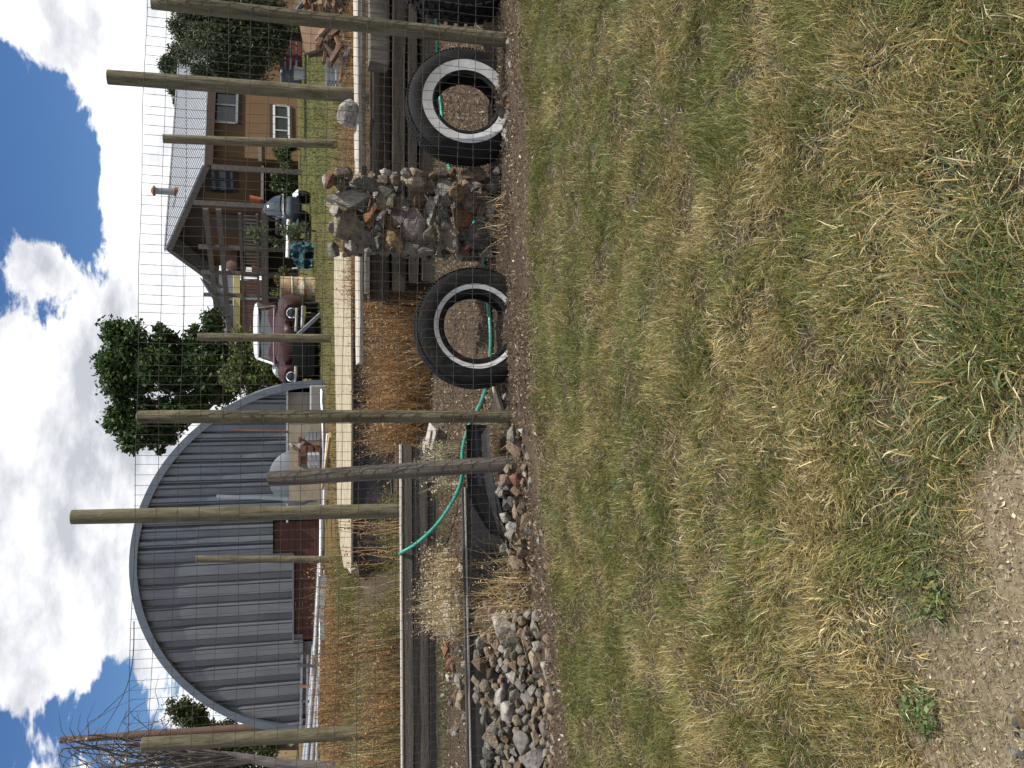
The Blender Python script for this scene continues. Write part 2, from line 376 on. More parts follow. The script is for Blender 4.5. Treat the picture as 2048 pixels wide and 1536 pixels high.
for x, y, r, m_, ln, g in TU:
    c0 = gz(x, y, 0); m_ = int(m_); rad = r * np.sqrt(rng.random(m_)); a = rng.uniform(0, 6.28, m_); X = c0.x + rad * np.cos(a); Y = c0.y + rad * np.sin(a)
    isg = rng.random(m_) < g
    C = np.where(isg[:, None], mixcol(m_, [(.075, .105, .040), (.095, .125, .035), (.13, .16, .085)], (3, 3, 2)), mixcol(m_, STRAW, (4, 4, 3, 2, 3)))
    tl.append((np.stack([X, Y, gh(X, Y) - .004], 1), ln * .72 * rng.uniform(.6, 1.25, m_), rng.uniform(.0020, .0038, m_) * (1.0 + 4 * max(0, ln - .08)), a + rng.normal(0, .7, m_), np.radians(np.clip(rng.normal(38, 17, m_) + 34 * rad / r, 3, 88)), np.radians(rng.normal(32, 16, m_)), C))
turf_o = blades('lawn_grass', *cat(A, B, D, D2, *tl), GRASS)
tag(turf_o, 'patchy short lawn turf, half green and half dried straw, before the wire fence', 'grass', kind='stuff')

# gravelly corner: small pebbles as things, plus fine grit (uncountable)
n = 26000; X = rng.uniform(-2.4, .3, n); Y = rng.uniform(.7, 2.3, n); k = bare(X, Y) > rng.uniform(.45, 1.2, n); X, Y = X[k], Y[k]; n = len(X)
o = leaf_cloud('grit', np.stack([X, Y, gh(X, Y) + .003], 1), rng.uniform(.004, .012, n), mixcol(n, [(.44, .37, .26), (.34, .28, .19), (.22, .2, .17), (.5, .45, .36), (.36, .27, .17)], (3, 3, 1, 1, 2)), GRASS, None, 'stuff', .7, 0)
tag(o, 'sandy grit and straw crumbs where the lawn wears bare', 'grit', kind='stuff')

# ================================================================== litter on the dirt path behind the fence
n = 150000; X = rng.uniform(-3.6, 4.2, n); Y = rng.uniform(3.75, 7.5, n)
k = (Y > edge(X) - .06) & (rng.random(n) < .25 + 1.1 * sst(.35, .65, vnoise(X, Y, 5, 61))); X, Y = X[k], Y[k]; n = len(X)
o = leaf_cloud('wood_chip_litter', np.stack([X, Y, gh(X, Y) + rng.uniform(.002, .014, n)], 1), rng.uniform(.008, .024, n), mixcol(n, [(.17, .12, .078), (.09, .064, .042), (.28, .22, .145), (.48, .42, .32), (.20, .135, .07)], (5, 5, 3, 1, 2)), GRASS, None, 'stuff', .45)
tag(o, 'brown wood chips and dead leaves littering the dirt path', 'litter', kind='stuff')

# ================================================================== rocks
def rock_mesh(seed, npt=20, bev=.10):
    r = random.Random(seed); bm = bmesh.new()
    for _ in range(npt):
        q = Vector((r.gauss(0, 1), r.gauss(0, 1), r.gauss(0, 1))).normalized() * r.uniform(.82, 1.05); bm.verts.new(q)
    h = bmesh.ops.convex_hull(bm, input=list(bm.verts))
    bmesh.ops.delete(bm, geom=list({g for g in h['geom_interior'] + h['geom_unused'] if isinstance(g, bmesh.types.BMVert)}), context='VERTS')
    bmesh.ops.bevel(bm, geom=list(bm.edges), offset=bev, segments=1, affect='EDGES', profile=.6, clamp_overlap=True)
    for f in bm.faces: f.smooth = True
    for e in bm.edges:
        if len(e.link_faces) == 2 and e.calc_face_angle(0) > .30: e.smooth = False
    me = bpy.data.meshes.new('rock'); bm.to_mesh(me); bm.free()
    me.materials.append(mat('rock_mat', (1, 1, 1), .88, objcol=True, col2=(.42, .40, .37), ns=2.6, amt=1.0, bump=1.0, bs=5.0, spec=.2, stain=None)); return me
ROCKS = [rock_mesh(s, 10 + s % 6, .035 + .015 * (s % 3)) for s in range(20)]
SMOOTHR = [rock_mesh(100 + s, 30, .09) for s in range(4)]
RC = {'grey': (.28, .262, .235), 'lgrey': (.44, .415, .37), 'green': (.215, .22, .185), 'tan': (.36, .29, .21), 'brown': (.23, .165, .115), 'rust': (.28, .145, .075), 'red': (.26, .125, .085), 'olive': (.24, .215, .15), 'slate': (.125, .118, .112),
      'white': (.60, .58, .54), 'mauve': (.28, .235, .215), 'ochre': (.33, .235, .12), 'dark': (.13, .11, .09), 'pink': (.38, .27, .215), 'blue': (.235, .23, .215)}
RKEY = ['grey', 'lgrey', 'green', 'tan', 'brown', 'olive', 'mauve', 'tan', 'pink', 'lgrey', 'grey', 'tan']
def put_rock(parent, P, half, colr, seed, name='rock', mesh=None, roll=None):
    r = random.Random(seed * 7 + 3); me = mesh or r.choice(ROCKS)
    o = bpy.data.objects.new(name, me); COL.objects.link(o)
    off = ORG[parent.name] if parent is not None else Vector()
    o.parent = parent; o.location = Vector(P) - off; o.scale = half
    o.rotation_euler = (r.uniform(-.25, .25), roll if roll is not None else r.uniform(-.35, .35), r.uniform(-.3, .3))
    k = r.uniform(.82, 1.18); cc = RC[colr]; o.color = (cc[0] * k, cc[1] * k, cc[2] * k, 1)
    if parent is None: ORG[o.name] = Vector(P)
    return o
def pxs(n, Y, x=900):            # size of n photo pixels at depth Y
    return n / FPX * Y / (CS - (x - 1024) / FPX * SN)

# ------------------------------------------------------------------ gabion pier of stacked rocks
PY = 5.16
pier = thing('stone_pier', px(1022, 425, PY) * 1.0, 'square pier of stacked mixed rocks held in wire, between the two whitewall tyres', 'stone pier')
PR = [(350, 180, 180, 90, 'tan'), (530, 270, 260, 160, 'green'), (430, 420, 340, 150, 'lgrey'), (390, 610, 320, 270, 'olive'), (500, 760, 260, 200, 'mauve'), (250, 260, 90, 120, 'red'), (340, 290, 120, 110, 'olive'), (700, 190, 100, 60, 'white'),
      (690, 245, 120, 70, 'tan'), (690, 335, 180, 150, 'green'), (775, 250, 95, 90, 'tan'), (935, 265, 230, 180, 'tan'), (1060, 300, 120, 130, 'brown'), (1172, 300, 115, 150, 'lgrey'), (1118, 400, 62, 130, 'grey'), (1190, 420, 85, 110, 'grey'),
      (965, 420, 125, 180, 'brown'), (1080, 500, 90, 210, 'lgrey'), (1050, 590, 75, 140, 'lgrey'), (850, 420, 55, 120, 'grey'), (770, 425, 105, 110, 'olive'), (670, 440, 95, 115, 'tan'), (730, 585, 105, 115, 'rust'), (575, 545, 85, 180, 'rust'), (800, 540, 120, 160, 'mauve'),
      (660, 560, 95, 115, 'blue'), (635, 620, 70, 90, 'blue'), (660, 685, 105, 95, 'olive'), (775, 730, 210, 180, 'ochre'), (940, 650, 210, 300, 'mauve'), (1060, 705, 120, 160, 'olive'), (1180, 515, 100, 110, 'blue'), (1200, 610, 140, 110, 'lgrey'), (1205, 715, 160, 150, 'tan'),
      (1335, 540, 150, 210, 'rust'), (1280, 360, 120, 140, 'ochre'), (1265, 280, 90, 100, 'brown'), (1355, 300, 65, 110, 'pink'), (1450, 290, 220, 130, 'grey'), (1388, 440, 125, 160, 'brown'), (1455, 390, 120, 90, 'dark'), (1490, 480, 70, 110, 'tan'), (1560, 520, 140, 200, 'lgrey'),
      (1430, 205, 190, 120, 'brown'), (1515, 375, 55, 80, 'tan'), (1460, 730, 200, 230, 'slate'), (1480, 672, 85, 80, 'ochre'), (1350, 690, 120, 120, 'dark'), (1350, 830, 90, 95, 'red'), (1590, 650, 110, 90, 'white'), (1620, 780, 100, 95, 'brown'), (1590, 290, 130, 130, 'grey'),
      (1160, 800, 120, 95, 'brown'), (870, 800, 210, 80, 'grey'), (630, 765, 110, 110, 'green'), (1280, 775, 75, 90, 'grey'), (880, 190, 120, 70, 'grey'), (1100, 220, 100, 70, 'brown'), (1195, 205, 150, 55, 'dark'), (205, 260, 50, 100, 'lgrey'), (275, 480, 95, 95, 'lgrey'),
      (420, 795, 95, 95, 'lgrey'), (1480, 575, 90, 80, 'grey'), (1690, 720, 100, 100, 'lgrey'), (1690, 590, 100, 120, 'brown'), (1020, 830, 160, 60, 'grey'), (1400, 870, 120, 80, 'olive'), (1530, 840, 110, 90, 'grey'), (560, 840, 70, 70, 'grey'), (760, 820, 100, 60, 'green'),
      (1240, 190, 80, 70, 'brown'), (1700, 480, 110, 120, 'brown'), (1690, 380, 100, 90, 'olive'), (1690, 840, 90, 80, 'grey')]
for i, (zx, zy, w, h, cn) in enumerate(PR):
    x, y = 600 + zx / 4.096, 300 + zy / 4.096; hx = pxs(h / 4.096, PY) / 2 * 1.34; hz = pxs(w / 4.096, PY, x) / 2 * 1.34
    dy = min(max(.7 * min(hx, hz) + .3 * max(hx, hz), .03), .10)
    P = px(x, y, PY + dy * .75 + .01 * ((i * 7) % 5))
    put_rock(pier, P, (hx, dy, hz), cn, i, mesh=(SMOOTHR[i % 4] if cn in ('ochre', 'slate', 'mauve', 'brown') and i % 2 else None), roll=0.0 if max(w, h) > 180 else None)
xa, xb = px(900, 508, PY).x, px(900, 340, PY).x
for i in range(60):                                  # the inner and rear rocks of the pier
    r = random.Random(500 + i); z = .03 + .92 * (i % 15) / 14
    put_rock(pier, (r.uniform(xa + .05, xb - .05), PY + r.uniform(.20, .42), z), (r.uniform(.05, .08), r.uniform(.05, .08), r.uniform(.04, .07)), r.choice(RKEY), 900 + i)
for j, (sx, n_) in enumerate(((xb - .03, 13), (xa + .03, 13))):
    for i in range(n_):
        r = random.Random(700 + i + 50 * j)
        put_rock(pier, (sx, PY + .12 + r.uniform(0, .22), .05 + .9 * i / n_), (.045, r.uniform(.05, .08), r.uniform(.035, .055)), r.choice(RKEY), 1200 + i + 40 * j)
mb = MB(); ztop = .97
for i in range(9):
    X = xa - .012 + (xb - xa + .024) * i / 8; mb.tube([(X, PY - .025 + .008 * math.sin(i * 2 + k), .02 + k * .24) for k in range(5)], .0013, 4)
for i in range(10):
    z = .06 + i * .1; mb.tube([(xa - .015, PY + .40, z), (xa - .02, PY + .05, z + .01), (xa - .01, PY - .02, z), ((xa + xb) / 2, PY - .03, z - .006), (xb + .01, PY - .02, z), (xb + .02, PY + .05, z + .008), (xb + .015, PY + .40, z)], .0013, 4)
WIRE = mat('wire_mat', (.055, .055, .052), .7, .2, col2=(.09, .06, .04), ns=20, amt=.5)
c_ = mb.build('wire_cage', WIRE, pier); c_['kind'] = 'stuff'

# ------------------------------------------------------------------ posts
POSTM = mat('post_mat', (.215, .195, .120), .85, col2=(.095, .080, .050), ns=5, stretch=(4, 4, .7), bump=.8, bs=26, stain=((.04, .034, .025), 3.0, .555, (20, 20, .8)))
GREYW = mat('grey_wood', (.235, .21, .175), .9, col2=(.11, .095, .077), ns=5, stretch=(9, 9, .6), bump=.9, bs=24, stain=((.04, .035, .03), 3.0, .58, (26, 26, .8)))
def post_mesh(a, b, d, seed, taper=.93, dome=.25, n=14):
    r = random.Random(seed); mb = MB(); a, b = Vector(a), Vector(b); rings = []; m_ = 9
    d0 = (b - a).normalized(); s_ = d0.cross(Vector((0, 1, 0))).normalized(); u_ = s_.cross(d0)
    w1, w2 = r.uniform(-.006, .006), r.uniform(-.006, .006)
    lump = [r.uniform(.97, 1.03) for _ in range(n)]
    for i in range(m_ + 3):
        f = min(i / m_, 1); rad = d / 2 * (1 + (taper - 1) * f) * r.uniform(.985, 1.015)
        q = a + (b - a) * f + s_ * (w1 * math.sin(3 * f) * 2) + u_ * (w2 * math.sin(4 * f))
        if i == m_: rad *= 1 - .10 * dome
        if i == m_ + 1: rad *= 1 - .45 * dome; q = q + d0 * d * .12 * dome
        if i == m_ + 2: rad *= .35; q = q + d0 * d * .17 * dome
        rings.append([q + (s_ * math.cos(6.2832 * k / n) + u_ * math.sin(6.2832 * k / n)) * rad * lump[k] for k in range(n)])
    mb.loft(rings); return mb
# ------------------------------------------------------------------ wire fence with three front posts
def fY(X): return 4.80 + .035 * X
fence = thing('wire_fence', (0, 4.80, float(gh(0, 4.8))), 'welded wire mesh fence on slim round posts along the lawn edge', 'fence')
for i, (bx, by, tx, ty, d, m_, dome, tp) in enumerate(((1040, 83, 303, 3, .084, POSTM, .15, 1.0), (1052, 834, 276, 834, .070, POSTM, .8, 1.0), (1062, 924, 536, 958, .092, GREYW, .2, .90))):
    Yp = 4.80 + .055 + .035 * px(bx, by, 4.85).x
    b_ = px(bx, by, Yp); b_.z = float(gh(b_.x, Yp)) - .06; t_ = px(tx, ty, Yp + (.03 if i == 2 else 0))
    o = post_mesh(b_, t_, d, 40 + i, tp, dome).build('post', m_, fence, True, auto=50)
    if i == 2: o['label'] = 'shorter leaning grey weathered post'
    mb = MB()
    for k in range(5):
        q = b_.lerp(t_, .15 + .19 * k); mb.tube([(q.x - .006, Yp - d / 2 - .004, q.z), (q.x, Yp - d / 2 - .009, q.z), (q.x + .006, Yp - d / 2 - .004, q.z)], .0016, 4)
    mb.build('staple', WIRE, o)['kind'] = 'stuff'
wr = random.Random(5)
def zrow(X, k): return .045 + .1016 * k - .020 * X
for k in range(20):
    ph, ph2 = wr.uniform(0, 6), wr.uniform(0, 6); pts = []
    for i in range(64):
        X = -3.0 + i * .1
        pts.append((X, fY(X) - .004 + .004 * math.sin(X * 2.3 + ph), zrow(X, k) + .006 * math.sin(X * 1.7 + ph2) + .0035 * math.sin(X * 7 + ph)))
    MB().tube(pts, .0014 if k < 19 else .0017, 4).build('wire', WIRE, fence)
vert = MB()
pts = [(0, .003 * math.sin(i * 1.3), .03 + .1016 * i * 19 / 19) for i in range(20)]
vme = None
for i in range(124):
    X = -3.0 + i * .0508 + wr.uniform(-.002, .002); z0 = -.02 * X
    if vme is None:
        vme = vert.tube([(q[0] + .0025 * math.sin(j * 2.1), q[1], q[2]) for j, q in enumerate(pts)], .0013, 4).build('wire', WIRE, fence).data
        vme.transform(Matrix.Translation(ORG[fence.name])); o = [q for q in bpy.data.objects if q.data == vme][0]
    else:
        o = bpy.data.objects.new('wire', vme); COL.objects.link(o); o.parent = fence
    o.location = Vector((X, fY(X) - .0075, .015 + z0)) - ORG[fence.name]; o.rotation_euler = (wr.uniform(-.002, .002), wr.uniform(-.004, .004), 0)
# ------------------------------------------------------------------ taller posts inside the garden
IP = [((735, 193), (215, 154), 7.80, .128, 'tall greenish round post standing behind the grey boulder', .12), ((815, 1022), (143, 1034), 7.28, .118, 'tallest greenish round post rising behind the grey plank edging', .4),
      ((700, 289), (326, 277), 13.1, .130, 'slim round post in the dry grass before the orange house wall', .1), ((664, 677), (395, 674), 15.3, .140, 'round post standing in front of the maroon old car', .1),
      ((676, 1119), (392, 1118), 14.6, .118, 'short slim round post before the maroon hut boards', .1), ((705, 1470), (283, 1490), 8.4, .132, 'thick round post in brown weeds beside the bare willow', .2)]
for i, ((bx, by), (tx, ty), Y, d, lab, dome) in enumerate(IP):
    b_ = px(bx, by, Y); t_ = px(tx, ty, Y); b_.z = float(gh(b_.x, Y)) - .05
    o = post_mesh(b_, t_, d, 60 + i, .95, dome).build('garden_post', POSTM, None, True, auto=50)
    tag(o, lab, 'post')

# ------------------------------------------------------------------ tyres
RUB = mat('rubber', (.008, .008, .0085), .75, col2=(.016, .0155, .015), ns=9, bump=.25, bs=60, spec=.2, stain=((.045, .038, .03), 5.0, .60, (1, 1, 1)))
WWALL = mat('whitewall', (.60, .60, .59), .7, col2=(.40, .385, .36), ns=6, amt=.7, bump=.15, bs=40, stain=((.20, .17, .13), 9.0, .62, (1, 1, 1)))
def tyre(name, x, y, Y, Rr, yaw, lean, label, hole, ww, wid=.085, lugs=110, lug=.004):
    c0 = px(x, y, Y); root = thing(name, (c0.x, c0.y, float(gh(c0.x, Y))), label, 'tyre')
    R = rot(0, 0, yaw) @ rot(90 - lean, 0, 0)
    side = [(hole, .72), (hole + .015, .78), (hole + .04, .80), (.66, .90), (.76, 1.0), (.84, 1.0), (.91, .93), (.955, .82), (.985, .68)]
    def sh(r): return float(np.interp(r, [q[0] for q in side], [q[1] for q in side]))
    prof = [(r * Rr, h * wid) for r, h in side] + [(Rr, .45 * wid), (Rr * 1.003, 0), (Rr, -.45 * wid)] + [(r * Rr, -h * wid) for r, h in side[::-1]]
    prof += [((hole + .03) * Rr, -.66 * wid), (.74 * Rr, -.88 * wid), (.86 * Rr, -.86 * wid), (.93 * Rr, -.6 * wid), (.94 * Rr, 0), (.93 * Rr, .6 * wid), (.86 * Rr, .86 * wid), (.74 * Rr, .88 * wid), ((hole + .03) * Rr, .66 * wid)]
    carc = MB().lathe(prof, c0, n=72, R=R, loop=True).build('carcass', RUB, root, True, auto=45)
    if ww:
        a, b = ww; ps = [(r * Rr, sh(r) * wid + .0022) for r in np.linspace(a, b, 6)]
        ps += [(r * Rr, sh(r) * wid - .001) for r in np.linspace(b, a, 6)]
        MB().lathe(ps, c0, n=72, R=R, loop=True).build('whitewall', WWALL, carc, True)
    rl = [(hole + .045), (hole + .052)]; MB().lathe([(rl[0] * Rr, sh(rl[0]) * wid - .002), (rl[0] * Rr + .003, sh(rl[0]) * wid + .004), (rl[1] * Rr + .006, sh(rl[1]) * wid - .002)], c0, n=72, R=R, loop=True).build('rim_ridge', RUB, carc, True)
    mb = MB()                                   # tread lugs, a few millimetres proud
    for k in range(lugs):
        for j, hh in enumerate((-.62, -.21, .21, .62)):
            t = 2 * math.pi * (k + .5 * (j % 2)) / lugs; Q = rot(0, 0, math.degrees(t))
            mb.box(c0 + R @ (Q @ Vector((Rr * (1.0 if abs(hh) < .5 else .987) + lug * .3, 0, hh * wid))), (lug, 2 * math.pi * Rr / lugs * .66, wid * .33), R @ Q)
    mb.build('tread', RUB, root)['kind'] = 'stuff'
    return root
tyre('tyre', 931, 215, 5.22, .358, 10, 5, 'black tyre with a broad whitewall band on the right of the stone pier', .50, (.575, .745))
tyre('tyre', 949, 657, 5.02, .350, 7, 3, 'black tyre with a thin whitewall ring on the left of the stone pier', .535, (.63, .705))
tyre('tyre', 915, -72, 5.30, .39, 20, 5, 'plain black chunky tyre behind the end fence post, no whitewall', .54, None, .11, 40, .016)

# ------------------------------------------------------------------ railway-tie retaining wall
TIE = mat('tie_wood', (.040, .033, .026), .92, col2=(.090, .074, .058), ns=4, stretch=(.7, 9, 9), bump=1.0, bs=20, stain=((.03, .026, .022), 3.0, .57, (.6, 18, 18)))
WHT = mat('white_board', (.47, .44, .39), .85, col2=(.32, .28, .23), ns=4, stretch=(.8, 10, 10), bump=.5, bs=26, stain=((.22, .15, .10), 5.0, .66, (4, 8, 8)))
TY = 7.30
def ztie(v): return px(v, 500, TY).z
ties = thing('tie_wall', (2.0, TY + .1, 0), 'low wall of stacked dark weathered railway ties behind the stone pier', 'retaining wall')
XL = lambda y, Y=TY: px(780, y, Y).x
def wob_beam(a, b, w, h, seed, m_, name, parent, nseg=7, j=.008, R=None):
    r = random.Random(seed); a, b = Vector(a), Vector(b); d = (b - a).normalized(); s_ = d.cross(Vector((0, 0, 1))).normalized(); u_ = s_.cross(d)
    if R is not None: s_, u_ = R @ s_, R @ u_
    rings = []; c8 = [(-.5, -.42), (-.42, -.5), (.42, -.5), (.5, -.42), (.5, .42), (.42, .5), (-.42, .5), (-.5, .42)]; base = [(r.uniform(-j, j), r.uniform(-j, j)) for _ in c8]
    for i in range(nseg + 1):
        q = a.lerp(b, i / nseg)
        rings.append([q + s_ * (cx * w + base[k][0] + r.uniform(-j, j) * .35) + u_ * (cz * h + base[k][1] + r.uniform(-j, j) * .35) + (d * r.uniform(-j, j) * 2 if i in (0, nseg) else Vector()) for k, (cx, cz) in enumerate(c8)])
    return MB().loft(rings).build(name, m_, parent, True, auto=28)
rows = [(742, 781), (783, 813), (816, 838), (840, 872)]
for i, (v0, v1) in enumerate(rows):
    z0, z1 = ztie(v1), ztie(v0); zc = (z0 + z1) / 2; h = z1 - z0
    if i == 3: z0 = -.03; zc = (z0 + z1) / 2; h = z1 - z0
    le = XL((600, 582, 566, 560)[i]); sp = XL((420, 440, 400, 430)[i])
    wob_beam((le, TY + .1, zc), (sp - .01, TY + .1 + .006 * i, zc), .2, h - .006, 80 + i, TIE, 'tie', ties)
    wob_beam((sp + .01, TY + .11, zc), (4.3, TY + .12, zc), .2, h - .006, 90 + i, TIE, 'tie', ties, 14)
wob_beam((XL(132, 7.0), 7.05, px(759, 60, 6.96).z), (4.3, 7.1, px(759, 60, 6.96).z), .17, pxs(38, 7.0), 99, GREYW, 'beam', ties)['label'] = 'squared grey beam lying along the front'
z_t = ztie(740)
for i, (ya, yb, dz, dy, w, hh) in enumerate(((590, 470, .006, .02, .10, .04), (600, 330, .012, .15, .08, .05), (560, -60, .010, .26, .06, .035))):
    wob_beam((XL(ya), TY + dy, z_t + dz + hh / 2), (XL(yb), TY + dy, z_t + dz + hh / 2), w, hh, 110 + i, GREYW, 'plank', ties, 9, .004)
# long pale board lying along the top of the ties
zb = px(717, 500, TY + .02).z
o = wob_beam((XL(727), TY + .03, zb - .012), (4.4, TY + .09, zb + .012), .12, .038, 120, WHT, 'pale_board', None, 26, .006, R=Matrix.Rotation(math.radians(11), 3, 'X'))
tag(o, 'long whitened weathered board lying on top of the railway ties', 'board')
# grey boulder
bo = put_rock(None, px(697, 228, TY + .07), (.125, .115, .115), 'lgrey', 5, 'boulder', SMOOTHR[1]); bo.color = (.40, .385, .35, 1)
tag(bo, 'rounded grey boulder perched on the long whitened board', 'boulder')

# ------------------------------------------------------------------ raised bed with cream coping and black liner
CREAM = mat('cream_board', (.42, .37, .275), .8, col2=(.27, .23, .16), ns=5, stretch=(1.2, 14, 14), bump=.35, bs=40, stain=((.22, .17, .10), 6.0, .66, (3, 20, 20)))
LINER = mat('black_liner', (.012, .012, .015), .55, col2=(.025, .025, .03), ns=3, bump=.4, bs=6, spec=.4)
BY = 9.40; bx0, bx1 = px(700, 1138, BY).x, px(690, 500, BY).x
zt = px(702, 800, BY).z
bed = thing('raised_bed', ((bx0 + bx1) / 2, BY, .06), 'long raised bed with sloping cream board coping and black liner front', 'raised bed')
ring = lambda X, k, e=0: [Vector((X, BY + dy, zt + dz)) for dy, dz in ((-.012, -.022), (-.02, .0 + e), (.175 * k, .150 * k + e), (.20 * k, .130 * k))]
MB().loft([ring(bx0, .45), ring(bx0 + .25, .72), ring(bx0 + .7, .86, .004), ring((bx0 + bx1) / 2, .98, -.003), ring(bx1 - .6, 1.06, .004), ring(bx1, 1.08)]).build('coping_board', CREAM, bed, True, auto=30)
top, bot = [], []; r_ = random.Random(3); rings = []
for i in range(70):
    X = bx0 + .06 + (bx1 - bx0 - .06) * i / 69
    rings.append([Vector((X, BY + .01 + .02 * math.sin(i * .9) * f + .012 * r_.uniform(-1, 1) * f - .05 * f * f, zt - .012 + (-.02 - zt + .04) * f)) for f in (0, .2, .4, .6, .8, 1.0)] + [Vector((X, BY + .045, zt - .012 + (-.02 - zt + .04) * f)) for f in (1.0, .5, 0)])
MB().loft(rings).build('liner', LINER, bed, True, auto=60)
MB().bar((bx0 - .02, BY - .02, zt - .02), (bx0 + .05, BY + .08, zt + .03), .05, .05).build('end_cap', WHT, bed)
MB().box(((bx0 + bx1) / 2, BY + .16, (zt + .02) / 2), (bx1 - bx0 - .1, .10, zt - .05)).build('backing_board', GREYW, bed)
# metal strip lying at the foot of the liner
o = MB().tube([gz(780, 925, .15), px(785, 985, 9.0), px(770, 1040, 9.05), px(775, 1110, 8.9)], [.03, .035, .03, .02], 6, True, .3).build('metal_strip', mat('galv', (.42, .45, .48), .38, .85, col2=(.30, .32, .34), ns=4, amt=.8), None, True)
tag(o, 'bent pale metal strip lying at the foot of the black liner', 'metal strip')

# ------------------------------------------------------------------ grey plank edging on the left
PLK = mat('grey_plank', (.150, .134, .112), .92, col2=(.085, .075, .062), ns=4, stretch=(.6, 10, 10), bump=.9, bs=22, stain=((.03, .027, .023), 3.0, .60, (.5, 22, 22)))
PE0, PE1 = px(803, 890, 7.08), px(811, 1640, 6.95)
edg = thing('plank_edging', ((PE0.x + PE1.x) / 2, 7.02, 0), 'low edging of three long grey planks holding the left weed bed', 'plank edging')
zt0 = PE0.z
hs = [.088, .128, .135]; z = zt0
for i, h in enumerate(hs):
    z -= h
    wob_beam((PE0.x - .0 - .02 * i, 7.10 + .012 * i, z + h / 2), (PE1.x - .6, 6.97 + .012 * i, z + h / 2), .05, h - .005, 130 + i, PLK, 'plank', edg, 22, .003)
wob_beam((PE0.x - .03, 7.16, zt0 - .17), (PE0.x - .03, 7.16, zt0 + .0), .07, .06, 140, GREYW, 'stake', edg, 3, .004)
wob_beam((PE0.x, 7.10, zt0 + .006), (PE1.x - .6, 6.97, zt0 + .006), .055, .012, 141, WHT, 'top_strip', edg, 22, .0015)['label'] = 'top edge strip with sunlight put into its pale colour'  # pale strip paints the sunlight along the plank tops

# ------------------------------------------------------------------ low board, black trough and hose
g0, g1 = px(941, 975, 5.10), px(955, 1600, 5.02)
o = thing('low_edging_board', (g0.x, 5.08, 0), 'low dark edging board with a pale top edge behind the rock pile', 'edging board')
wob_beam((g0.x, 5.10, .09), (g1.x - .3, 5.03, .06), .022, g0.z + .12, 150, mat('dark_board', (.035, .034, .036), .8, col2=(.06, .055, .05), ns=5, stretch=(.6, 8, 8), bump=.4), 'board', o, 14, .003)
wob_beam((g0.x, 5.10, g0.z + .035), (g1.x - .3, 5.03, g0.z + .005), .03, .010, 151, WHT, 'top_strip', o, 14, .0015)
up = [(934, 850), (935, 890), (935, 950), (938, 985), (950, 1015), (968, 1045), (984, 1068)]; lo = [(975, 850), (978, 890), (984, 950), (993, 985), (1001, 1020), (1005, 1050), (1008, 1075)]
rings = []
for i, ((ux, uy), (lx, ly)) in enumerate(zip(up, lo)):
    a, b = px(ux, uy, 5.06), px(lx, ly, 4.96); ring_ = []
    for s_ in (0, 1):
        for f in (np.linspace(0, 1, 9) if s_ == 0 else np.linspace(1, 0, 9)):
            q = a.lerp(b, f); q = q + Vector((0, (.10 - .008 * s_) * math.sin(math.pi * f) + .004 * (1 - s_), .006 * s_ * (1 - 2 * f) - .02 * math.sin(math.pi * f))); ring_.append(q)
    rings.append(ring_)
o = MB().loft(rings).build('plastic_trough', mat('black_plastic', (.03, .03, .032), .38, col2=(.05, .05, .052), ns=4, spec=.5), None, True, auto=50)
tag(o, 'split black plastic drain pipe lying open behind the grey fence post', 'drain pipe')
HOSE = mat('hose_green', (.030, .30, .215), .4, col2=(.02, .22, .16), ns=8, amt=.6, spec=.5)
hp = []
for x, y in ((868, -40), (869, 30), (872, 100), (880, 170), (888, 250), (897, 325), (905, 345), (930, 400), (955, 460), (969, 512), (974, 560), (984, 640), (986, 700), (976, 775), (955, 822), (941, 850), (929, 900)):
    q = gz(x, y, .01); q.y = min(q.y, 7.12); q.z = float(gh(q.x, q.y)) + .016; hp.append(q)
for x, y, Y in ((924, 950, 6.12), (914, 985, 6.22), (890, 1027, 6.5), (860, 1063, 6.75), (828, 1090, 6.95), (806, 1103, 7.02), (800, 1108, 7.06), (812, 1112, 7.12)):
    q = px(x, y, Y); hp.append(q)
def spline(P, n):
    out = []; P = [P[0]] + P + [P[-1]]
    for i in range(1, len(P) - 2):
        for k in range(n):
            t = k / n; a, b, c, d = P[i - 1:i + 3]
            out.append(.5 * ((2 * b) + (c - a) * t + (2 * a - 5 * b + 4 * c - d) * t * t + (-a + 3 * b - 3 * c + d) * t ** 3))
    return out + [P[-2]]
hs_ = thing('garden_hose', hp[9], 'green garden hose trailing through the tyre and up over the grey planks', 'hose')
MB().tube(spline(hp, 7), .0130, 8).build('tubing', HOSE, hs_, True, auto=80)
MB().tube([hp[-1], hp[-1] + Vector((-.01, .01, -.05))], [.015, .014], 8).build('coupling', mat('brass', (.35, .25, .1), .4, .9), hs_, True)
for i in range(5):
    q = spline(hp, 7)[-(8 + i * 2)]
def hit(x, y, extra=lambda X, Y: 0.0, y0=3.4, y1=7.0):       # where a photo direction meets the ground (plus a mound)
    d = ray(x, y); Y = y0
    while Y < y1:
        q = Vector((0, 0, CAMH)) + d * (Y / d.y); g = float(gh(q.x, Y)) + extra(q.x, Y)
        if q.z <= g: return q
        Y += .015
    return Vector((0, 0, CAMH)) + d * (y1 / d.y)
